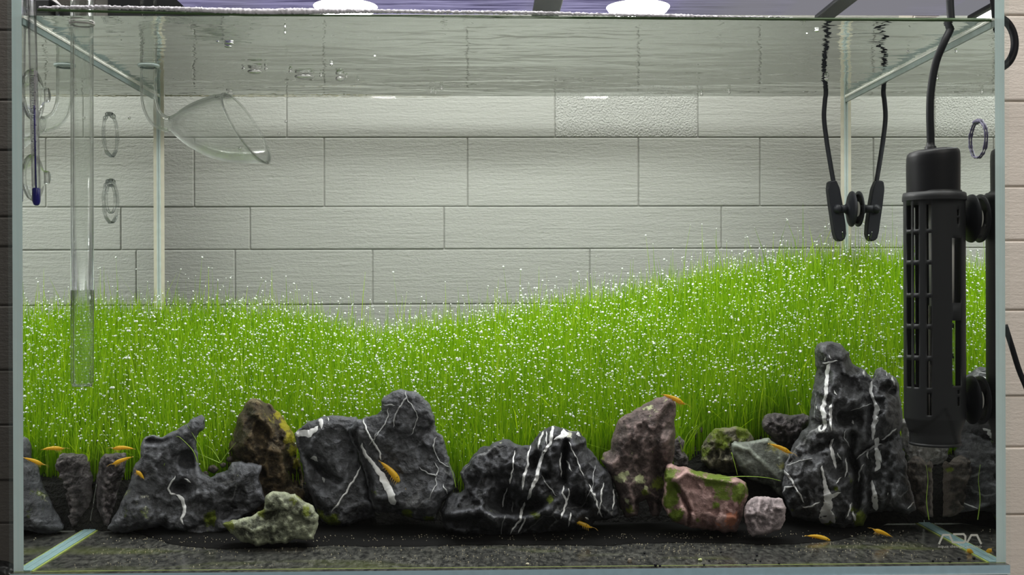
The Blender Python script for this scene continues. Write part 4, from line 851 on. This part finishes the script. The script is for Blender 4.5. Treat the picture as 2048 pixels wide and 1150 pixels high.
lv = sorted({zz(y) for y in list(range(806, 889, 4))+[386, 395] + [s for t in ((412, 460), (468, 521), (530, 586), (595, 647), (657, 709), (719, 772), (782, 826), (478, 605), (640, 768), (422, 434), (438, 450), (790, 808), (776, 784)) for s in t] + [835, 850, 862, 876, 889]})
zt0, zt1 = zz(835), zz(889)
arc_shell('guard', 60.5*k, lv, slots, M_BLACK, heater, taper=lambda z: 1.0 if z > zt0 else 1.0-0.17*min(1, (zt0-z)/(zt0-zt1)*1.8))
link('guard_collar', lathe_me('guard_collar', [(0, 61.5*k), (0.002, 61.8*k), (0.0045, 60.8*k), (0.0047, 53*k), (0.0062, 52.5*k)], (HX, HY, zz(402)), (0, 0, 1), 64), heater, M_BLACK)
link('guard_floor', lathe_me('guard_floor', [(0, 0.0001), (0, 50*k), (0.0015, 51*k), (0.0016, 0.0001)], (HX, HY, zz(889)), (0, 0, 1), 64), heater, M_BLACK)
# slanted skirt near the foot, hinge loops
for (x, y) in ((1900, 419), (1900, 453), (1900, 782), (1900, 812)):
    c = P(x, y, HY-0.0135); link('clasp', box_me('clasp', c.x-0.0034, c.x+0.0034, c.y-0.0010, c.y+0.0016, c.z-0.0008, c.z+0.0008, 0.0003), heater, M_BLACK)
# cap: oval domed top, slightly tilted
pr = [(0, 51.5*k), (zz(325)-zz(402), 52*k), (zz(312)-zz(402), 51.5*k), (zz(305)-zz(402), 50*k), (zz(301)-zz(402), 46*k), (zz(299)-zz(402), 38*k), (zz(298)-zz(402), 0.0002)]
me = lathe_me('cap', pr, (HX-2*k, HY, zz(402)), (0, 0, 1), 64)
for v in me.vertices:
    if v.co.z > zz(330): v.co.z += (v.co.x-HX)/(52*k)*4.5*k
link('cap', me, heater, M_CAP)
link('cable_gland', lathe_me('cable_gland', [(0, 11.5*k), (0.0035, 11.2*k), (0.004, 8.5*k), (0.006, 8*k)], (HX-7*k, HY, zz(304)), (0, 0, 1), 32), heater, M_CAP)
cp = [P(1862, 300, HY), P(1861, 270, HY), P(1860, 225, HY), P(1862, 180, HY), P(1872, 125, HY), P(1888, 85, HY), P(1899, 62, 0.036), P(1903, 46, 0.036)]
cp2 = [cp[-1]+Vector((0.0, 0.002, 0.012)), cp[-1]+Vector((0.002, 0.01, 0.06))]
link('cable', tube_me('cable', smooth_path(cp+cp2, 8), 7.6*k, 20), heater, M_RUBBER)
link('heating_tube', lathe_me('heating_tube', [(0, 0.0001), (0.001, 0.005), (0.004, 0.0078), (zz(610)-zz(860), 0.008)], (HX+0.0035, HY-0.003, zz(860)), (0, 0, 1), 32), heater, M_PIPE)
link('ceramic_core', lathe_me('ceramic_core', [(0, 0.0001), (0, 0.0075), (zz(395)-zz(612), 0.0078), (zz(395)-zz(612), 0.0001)], (HX+0.0035, HY-0.003, zz(612)), (0, 0, 1), 32), heater, M_WHITE)
link('coil', tube_me('coil', [(HX+0.0045+0.0012*math.cos(t*0.8), HY-0.002+0.0012*math.sin(t*0.8), zz(840)+(zz(620)-zz(840))*t/220) for t in range(221)], 0.0003, 6), heater, M_METAL)
def suction_cup(parent, X, Y, Z, r, side, m, stem=0.010, mk=None):
    """cup pressed flat on the side pane at X; axis points into the tank"""
    d = (-side, 0, 0)
    link('suction_cup', lathe_me('suction_cup', [(0.0, r*0.82), (0.0003, r), (0.0012, r*0.99), (0.0024, r*0.78), (0.0036, r*0.5), (0.0048, r*0.30), (stem, r*0.27), (stem+0.0002, 0.0001)], (X, Y, Z), d, 48), parent, m)
    if mk: link('cup_centre', lathe_me('cup_centre', [(0.0001, r*0.42), (0.0002, 0.0001)], (X, Y, Z), d, 32), parent, mk)
for y in (437, 800):
    suction_cup(heater, XI-0.0022, HY, P(1948, y, HY).z, 49*k, 1, M_RUBBER, stem=XI-0.0022-(HX+56*k), mk=M_WHITE)

# ------------------------------------------------------------------ sensor probe on its cable in the right rear corner
YC = 0.270; kc = mpp(YC)
probe = empty('sensor_probe', P(1682, 483, YC)); tag(probe, 'small black paddle-shaped probe hanging by a cable in the right rear corner', 'probe')
def slab_px(name, outline, Y, th, m, parent, bev=0.0008):
    bm = bmesh.new(); vs = [bm.verts.new(P(x, y, Y-th/2)) for x, y in outline]; f = bm.faces.new(vs)
    r = bmesh.ops.extrude_face_region(bm, geom=[f]); bmesh.ops.translate(bm, vec=(0, th, 0), verts=[e for e in r['geom'] if isinstance(e, bmesh.types.BMVert)])
    bmesh.ops.recalc_face_normals(bm, faces=bm.faces[:]); bmesh.ops.bevel(bm, geom=bm.edges[:], offset=bev, segments=3, affect='EDGES')
    me = bpy.data.meshes.new(name); bm.to_mesh(me); bm.free(); return link(name, me, parent, m)
slab_px('paddle', [(1659, 362), (1673, 360), (1680, 376), (1685, 403), (1692, 449), (1693, 470), (1689, 480), (1682, 483), (1673, 479), (1669, 465), (1665, 437), (1661, 410), (1657, 378)], YC, 0.009, M_RUBBER, probe)
link('cable', tube_me('cable', smooth_path([P(1667, 364, YC), P(1661, 330, YC), P(1653, 280, YC), P(1648, 235, YC), P(1650, 200, YC), P(1652, 175, YC), P(1652, 175, YC)+Vector((0, 0, 0.05))], 8), 4.6*kc, 16), probe, M_RUBBER)
link('swivel', sph_me('swivel', P(1676, 418, YC-0.005), 9.5*kc, 3), probe, M_RUBBER)
link('swivel_arm', tube_me('swivel_arm', [P(1676, 418, YC-0.005), P(1700, 418, YC)], 8.0*kc, 16), probe, M_RUBBER)
suction_cup(probe, XI-0.0022, YC, P(1700, 418, YC).z, 36*kc, 1, M_RUBBER, stem=0.006, mk=M_WHITE)

# ------------------------------------------------------------------ glass outflow (lily) pipe
YL = 0.160; kl = mpp(YL)
lily = empty('outflow_pipe', P(325, 250, YL)); tag(lily, 'clear glass outflow pipe with a flared funnel mouth pointing right', 'pipe')
top = P(297, 132, YL)
pth = smooth_path([top+Vector((0, 0, 0.075)), top+Vector((0, 0, 0.03)), P(297, 140, YL), P(297, 175, YL), P(299, 205, YL), P(308, 230, YL), P(323, 244, YL), P(341, 249.5, YL)], 8)
link('tube', tube_me('tube', pth, 16.0*kl, 40, inner=0.0011), lily, M_PIPE)
secs = [((338, 234), (344, 265)), ((352, 227), (352, 273)), ((368, 216), (368, 287)), ((390, 204.5), (392, 302)), ((415, 195), (424, 317)), ((436, 189), (470, 326)), ((452, 187), (533, 326))]
rings = []
for a, b in secs:
    a, b = Vector(a), Vector(b); rings.append(((a+b)/2, (b-a)/2))
den = []
for i in range(len(rings)-1):
    for s in range(5):
        t = s/5; g_ = lambda q_: rings[min(max(q_, 0), len(rings)-1)]
        cc = [smooth_path([Vector((*g_(i-1)[e], 0)), Vector((*g_(i)[e], 0)), Vector((*g_(i+1)[e], 0)), Vector((*g_(i+2)[e], 0))], 5)[5+s] for e in (0, 1)]
        den.append((Vector(cc[0][:2]), Vector(cc[1][:2])))
den.append(rings[-1])
def funnel(shrink):
    out = []
    for j, (c, h) in enumerate(den):
        C0 = P(c.x, c.y, YL); e1 = (P(c.x+h.x, c.y+h.y, YL)-C0); r = e1.length; e1 = e1.normalized(); n_ = Vector((e1.z, 0, -e1.x)).normalized()
        t = j/(len(den)-1); tau = 0.15*t; e2 = (Vector((0, 1, 0))*math.cos(tau)-n_*math.sin(tau)).normalized(); r = r-shrink
        out.append([C0+e1*(r*math.cos(2*math.pi*q_/56))+e2*(r*math.sin(2*math.pi*q_/56)) for q_ in range(56)])
    return out
ra, rb = funnel(0), funnel(0.0009); V = [v for r_ in ra for v in r_]+[v for r_ in rb for v in r_]; F = []; nn_ = len(ra); off = nn_*56
for i in range(nn_-1):
    for j in range(56):
        j2 = (j+1) % 56; F.append([i*56+j, i*56+j2, (i+1)*56+j2, (i+1)*56+j]); F.append([off+i*56+j, off+(i+1)*56+j, off+(i+1)*56+j2, off+i*56+j2])
for j in range(56):
    j2 = (j+1) % 56; F.append([(nn_-1)*56+j, (nn_-1)*56+j2, off+(nn_-1)*56+j2, off+(nn_-1)*56+j]); F.append([j, off+j, off+j2, j2])
link('funnel', pydata('funnel', V, F, True), lily, M_PIPE)
rim = ra[-1]+[ra[-1][0]]
link('rim', tube_me('rim', rim, 0.0009, 8), lily, M_PIPE)
link('meniscus', lathe_me('meniscus', [(0, 16*kl), (0.0006, 20*kl), (0.0012, 21*kl), (0.0014, 16*kl)], (top.x, YL, ZW-0.0016), (0, 0, 1), 40), lily, M_SILICONE)
# intake pipe near the front left
YN = 0.024; kn = mpp(YN); t0 = P(164, 36, YN); t1 = P(164.5, 580, YN); t2 = P(164.5, 768, YN)
intake = empty('intake_pipe', t2); tag(intake, 'long straight glass intake pipe at the front left, reaching into the grass', 'pipe')
link('tube', tube_me('tube', [t0+Vector((0, 0, 0.06)), t0, t1+(t0-t1)*0.5, t1], 21.5*kn, 40, inner=0.0013), intake, M_PIPE)
link('strainer', tube_me('strainer', [t1, (t1+t2)/2, t2+Vector((0, 0, 0.0012)), t2, t2-Vector((0, 0, 0.0012))], [21.8*kn, 21.8*kn, 21.8*kn, 20*kn, 15*kn], 40, inner=0.0013), intake, M_PIPE)
link('strainer_floor', lathe_me('strainer_floor', [(0, 0.0001), (0, 19*kn), (0.001, 20*kn), (0.0011, 0.0001)], t2-Vector((0, 0, 0.0014)), (0, 0, 1), 32), intake, M_PIPE)
M_SLIT = refr('slit_glass', 1.35, (0.96, 0.99, 0.95), 0.1)
for i in range(34):
    z = t1.z+(t2.z-t1.z)*(i+0.5)/34
    for s_ in (1,):
        pts = [(t1.x+21.9*kn*math.sin(a), YN-21.9*kn*math.cos(a), z) for a in np.linspace(0.15, 1.45, 8)]
        link('slit', tube_me('slit', pts, 0.00028, 6), intake, M_SLIT)
link('meniscus', lathe_me('meniscus', [(0, 21.5*kn), (0.0003, 23.5*kn), (0.0008, 25*kn), (0.0009, 21.5*kn)], (t0.x, YN, ZW-0.0016), (0, 0, 1), 40), intake, simple('meniscus_white', (0.55, 0.52, 0.52), 0.3))

# ------------------------------------------------------------------ thermometer
YT = 0.014; kt = mpp(YT)
th = empty('thermometer', P(73, 411, YT)); tag(th, 'slim glass thermometer with blue spirit hanging at the left front', 'thermometer')
a, b = P(63, -10, YT), P(73, 408, YT); dn = (b-a)
link('glass_tube', tube_me('glass_tube', [a, a+dn*0.5, a+dn*0.985, a+dn*0.996, b+dn*0.004], [8*kt, 8*kt, 8*kt, 6.5*kt, 3*kt], 24, inner=0.0006), th, refr('thermometer_glass', 1.5, (0.55, 0.53, 0.58), 0.0, 0.52))
pz = lambda y, dx=0: P(63+10*(y+10)/418+dx, y, YT)
link('spirit_bulb', tube_me('spirit_bulb', [pz(376), pz(378), pz(405), pz(409), pz(411)], [6*kt, 7*kt, 7*kt, 5.5*kt, 3*kt], 20), th, M_BLUE)
link('spirit_column', tube_me('spirit_column', [pz(211), pz(376)], 1.5*kt, 8), th, M_BLUE)
V, F = [], []
for i, y in enumerate(np.arange(152, 311, 3.3)):
    l_ = 6.5 if i % 10 == 0 else (5 if i % 5 == 0 else 3.8); p0, p1 = pz(y, -l_+1.0), pz(y, l_-1.0)
    for p_ in (p0, p1):
        for dz in (-0.00022, 0.00022): V.append(p_+Vector((0, -0.00125, dz)))
    b_ = len(V)-4; F.append([b_, b_+2, b_+3, b_+1])
link('scale_marks', pydata('scale_marks', V, F), th, M_TICK)
link('white_backing', box_me('white_backing', pz(220).x-2.2*kt, pz(220).x+2.2*kt, YT+0.0012, YT+0.0014, pz(372).z, pz(140).z), th, simple('tube_backing', (0.62, 0.60, 0.62), 0.5)).hide_render = False
def text_px(name, body, x, y, hpx, Y, parent, m, wide=1.0):
    tc = bpy.data.curves.new(name, 'FONT'); tc.body = body; tc.size = 1.0; t_ = bpy.data.objects.new(name+'_src', tc); COL.objects.link(t_); bpy.context.view_layer.update()
    me = bpy.data.meshes.new_from_object(t_.evaluated_get(bpy.context.evaluated_depsgraph_get())); COL.objects.unlink(t_)
    c = np.array([v.co for v in me.vertices]); lo, hi = c.min(0), c.max(0)
    for v in me.vertices:
        s_ = hpx/(hi[1]-lo[1]); v.co = P(x+(v.co.x-(lo[0]+hi[0])/2)*s_*wide, y-(v.co.y-(lo[1]+hi[1])/2)*s_, Y)
    return link(name, me, parent, m)
text_px('letter', 'C', 64.5, 140, 7, YT-0.0027, th, M_TICK)
hk = empty('hanging_hook', P(47, 55, 0.010)); tag(hk, 'clear glass hook hanging over the rim in the top left corner', 'hook')
link('hook_bulb', lathe_me('hook_bulb', [(0, 0.0001), (0.0006, 6*kt), (0.002, 9*kt), (0.010, 9.5*kt), (0.018, 8*kt), (0.03, 7*kt)], P(47, 60, 0.012), (0, 0, 1), 24), hk, M_PIPE)

# clear suction cups and ring marks on the side panes
for (x, y, Y, r, lb) in ((48, 190, 0.0225, 50, 'upper clear suction cup on the left glass behind the thermometer'), (48, 355, 0.0225, 46, 'lower clear suction cup on the left glass behind the thermometer')):
    e = empty('suction_cup_clear', (-XI, Y, P(x, y, Y).z)); tag(e, lb, 'suction cup')
    X = -XI+0.0004; r_ = r*mpp(Y)
    link('cup', lathe_me('cup', [(0.0, r_*0.8), (0.0003, r_), (0.0014, r_*0.95), (0.003, r_*0.6), (0.006, r_*0.3), (0.009, r_*0.28), (0.0092, 0.0001)], (X, Y, e.location.z), (1, 0, 0), 40), e, M_PIPE)
def ring_mark(name, side, px, py, Y, rpx, m, label, w=0.0006, seed=0):
    X = side*(XI-0.0007); c = P(px, py, Y); r = rpx*mpp(Y); pts, rs = [], []
    for i in range(73):
        a_ = 2*math.pi*i/72; nz = noise.noise(Vector((math.cos(a_)*2, math.sin(a_)*2, seed)))
        rr_ = r*(1+0.05*nz); pts.append((X, Y+rr_*math.sin(a_), c.z+rr_*math.cos(a_))); rs.append(w*(1+1.1*noise.noise(Vector((math.cos(a_)*5, math.sin(a_)*5, seed+4)))+ (1.2 if abs(abs(a_-math.pi)-math.pi) < 0.4 else 0)))
    o = link(name, tube_me(name, pts, [max(0.00015, q_) for q_ in rs], 8), None, m); tag(o, label, 'mark'); return o
M_RING = refr('clear_ring', 1.45, (0.34, 0.37, 0.38), 0.0, 0.15)
ring_mark('ring_mark', -1, 221, 270, 0.168, 42, M_RING, 'upper oval ring left by a suction cup on the left glass', 0.0006, 1)
ring_mark('ring_mark', -1, 222, 403, 0.168, 42, M_RING, 'lower oval ring left by a suction cup on the left glass', 0.0006, 2)
ring_mark('ring_mark', -1, 222, 398, 0.168, 28, M_RING, 'small inner ring inside the lower oval suction cup mark', 0.0004, 5)
ring_mark('ring_mark', 1, 1958, 279, 0.030, 37, simple('dark_residue', (0.10, 0.09, 0.16), 0.5), 'dark purple ring residue on the right glass above the heater cups', 0.0006, 3)

# ------------------------------------------------------------------ shrimps
M_SHR, _nt, _o = mat('amber_shrimp'); _b = nd(_nt, 'BsdfPrincipled', Roughness=0.3); _n = nd(_nt, 'TexNoise', Scale=900.0, Detail=3.0); lk(_nt, coords(_nt), _n.inputs['Vector'])
_c = mixc(_nt, _n.outputs[0], (0.78, 0.42, 0.012), (0.98, 0.68, 0.05)); lk(_nt, _c, _b.inputs['Base Color'])
_t = nd(_nt, 'BsdfTranslucent'); lk(_nt, _c, _t.inputs[0]); _m = nd(_nt, 'MixShader'); _m.inputs[0].default_value = 0.35
lk(_nt, _b.outputs[0], _m.inputs[1]); lk(_nt, _t.outputs[0], _m.inputs[2]); lk(_nt, _m.outputs[0], _o.inputs[0])
M_SHRL = simple('pale_amber', (0.85, 0.55, 0.12), 0.35)
M_SPOT = simple('dark_brown_spot', (0.10, 0.020, 0.004), 0.4)
M_EYE = simple('black_eye', (0.01, 0.01, 0.01), 0.15)
def shrimp(tail, head, Y, label, arch=0.10, thick=0.115, group='amber shrimps', up=1):
    a, b = P(*tail, Y), P(*head, Y); ex = (b-a); L = ex.length; ex.normalize(); ey = (CAM-a).normalized(); ez = ey.cross(ex).normalized()
    if ez.z*up < 0: ez = -ez
    ey = ex.cross(ez)
    W_ = lambda u, v, w_=0: a+ex*(u*L)+ez*(v*L)+ey*(w_*L)
    root = empty('shrimp', a+ex*L*0.5); tag(root, label, 'shrimp')
    us = [0.04, 0.10, 0.2, 0.32, 0.45, 0.58, 0.68, 0.78, 0.87, 0.94, 1.0]; hs = [0.012, 0.030, 0.045, 0.058, 0.072, 0.082, 0.085, 0.078, 0.055, 0.026, 0.004]
    s = thick/0.10; arc = lambda u: arch*math.sin(math.pi*min(1, u*1.05))*(1-0.3*u)
    # segmented body: overlapping shell rings on the tail half
    V, F, n_ = [], [], 14; pp = []
    for i in range(len(us)-1):
        for t in (0, 0.33, 0.66): pp.append((us[i]*(1-t)+us[i+1]*t, hs[i]*(1-t)+hs[i+1]*t))
    pp.append((us[-1], hs[-1]))
    for (u, h) in pp:
        h *= s; sg = 1+(0.07*(((u*14) % 1)-0.5) if u < 0.6 else 0)
        for j in range(n_):
            t = 2*math.pi*j/n_; V.append(W_(u, arc(u)+h*math.sin(t)*sg, 0.72*h*math.cos(t)*sg))
    for i in range(len(pp)-1):
        for j in range(n_): F.append([i*n_+j, i*n_+(j+1) % n_, (i+1)*n_+(j+1) % n_, (i+1)*n_+j])
    F.append(list(range(n_))[::-1]); F.append([(len(pp)-1)*n_+j for j in range(n_)])
    link('body', pydata('body', V, F, True), root, M_SHR)
    link('rostrum', tube_me('rostrum', [W_(0.88, arc(0.88)+0.03*s), W_(0.97, arc(0.97)+0.035*s), W_(1.06, arc(1)+0.045*s)], [0.014*L, 0.008*L, 0.001*L], 6), root, M_SHRL)
    for sd_ in (-1, 1):
        link('eye', sph_me('eye', W_(0.915, arc(0.9)+0.022*s, 0.045*sd_*s), 0.014*L, 2), root, M_EYE)
        link('tail_fan', pydata('tail_fan', [W_(0.07, arc(0.07)+0.01, 0), W_(-0.03, 0.012, 0.045*sd_), W_(-0.06, -0.012, 0.03*sd_), W_(-0.05, -0.026, 0.0), W_(0.05, arc(0.05)-0.012, 0), W_(0.03, 0.004, 0.02*sd_)], [[0, 5, 1], [5, 2, 1], [5, 3, 2], [5, 4, 3]]), root, M_SHRL)
        link('antenna', tube_me('antenna', smooth_path([W_(0.97, arc(1)+0.01, 0.02*sd_), W_(1.12, arc(1)+0.04, 0.06*sd_), W_(1.25, -0.02, 0.10*sd_)], 4), 0.0035*L, 5), root, M_SHRL)
    for i, u in enumerate((0.60, 0.68, 0.76, 0.84)):
        for sd_ in (-1, 1):
            link('leg', tube_me('leg', [W_(u, arc(u)-0.05*s, 0.03*sd_), W_(u+0.03, arc(u)-0.11*s, 0.06*sd_), W_(u+0.07, arc(u)-0.165*s, 0.05*sd_)], [0.007*L, 0.005*L, 0.002*L], 5), root, M_SHRL)
    for i, u in enumerate((0.24, 0.33, 0.42, 0.51)):
        link('swimmeret', tube_me('swimmeret', [W_(u, arc(u)-0.04*s, 0), W_(u-0.01, arc(u)-0.075*s, 0), W_(u-0.03, arc(u)-0.10*s, 0)], [0.013*L, 0.010*L, 0.003*L], 6), root, M_SHRL)
    link('gut_spot', sph_me('gut_spot', W_(0.74, arc(0.74)+0.018*s, 0.040*s), (0.040*L, 0.022*L, 0.026*L), 2), root, M_SPOT)
    return root
def ry(key, x, y, off=0.0018):
    h = hit(ROCKS[key][1], x, y); return (h.y-off) if h is not None else 0.1
shrimp((268, 898), (224, 897), 0.118, 'pale amber shrimp perched highest at the left, against the grass', 0.06)
shrimp((264, 914), (224, 929), 0.098, 'bright amber shrimp on the slim speckled pumice at the left', 0.03)
shrimp((288, 958), (272, 941), ry('left', 280, 950), 'small foreshortened amber shrimp on the left shoulder of the charcoal rock', 0.05, 0.2)
shrimp((760, 923), (802, 968), ry('slate_b', 785, 948, 0.0026), 'amber shrimp beside the thick diagonal vein of the central slate', 0.05, 0.13)
shrimp((1137, 1039), (1184, 1056), ry('black', 1160, 1048, 0.003), 'amber shrimp at the foot of the wide black rock', 0.03, 0.10)
shrimp((1325, 789), (1370, 809), 0.096, 'amber shrimp on top of the tall purple-brown stone', 0.05, 0.12)
shrimp((1539, 888), (1583, 907), 0.090, 'amber shrimp walking on the grey-green slab', 0.05, 0.11)
shrimp((1613, 1072), (1667, 1086), 0.070, 'longest amber shrimp on the floor before the tallest rock', 0.09, 0.11)
shrimp((1783, 1073), (1746, 1059), 0.064, 'small amber shrimp facing left, alone on the floor at the right', 0.03, 0.13)
shrimp((1948, 1110), (1934, 1098), 0.030, 'orange shrimp end-on in the lower right corner by the lettering', 0.05, 0.30)

# ------------------------------------------------------------------ outside the tank
hs = link('coiled_hose', tube_me('coiled_hose', [(P(1990, 85, 0.08).x+0.0135*math.cos(a), 0.08+0.002*math.sin(a*0.5), P(2010, 85, 0.08).z+0.0255*math.sin(a)*0.7) for a in np.linspace(-1.6, 1.6, 24)], 0.0026, 14), None, M_RUBBER); tag(hs, 'black hose loop outside the tank at the top right', 'hose')
cb = link('power_cable', tube_me('power_cable', smooth_path([P(2010, 650, 0.10), P(2024, 695, 0.10), P(2038, 740, 0.10), P(2060, 800, 0.10), P(2075, 900, 0.12)], 6), 0.0019, 14), None, M_RUBBER); tag(cb, 'black power cable hanging outside the right wall of the tank', 'cable')
me = sph_me('black_bag', P(2, 1165, 0.06), (0.012, 0.015, 0.013), 4)
for v in me.vertices: v.co += noise.noise_vector(v.co*160)*0.004
tag(link('black_bag', me, None, simple('black_film', (0.008, 0.008, 0.009), 0.3)), 'crumpled black bag at the lower left outside the tank', 'bag')
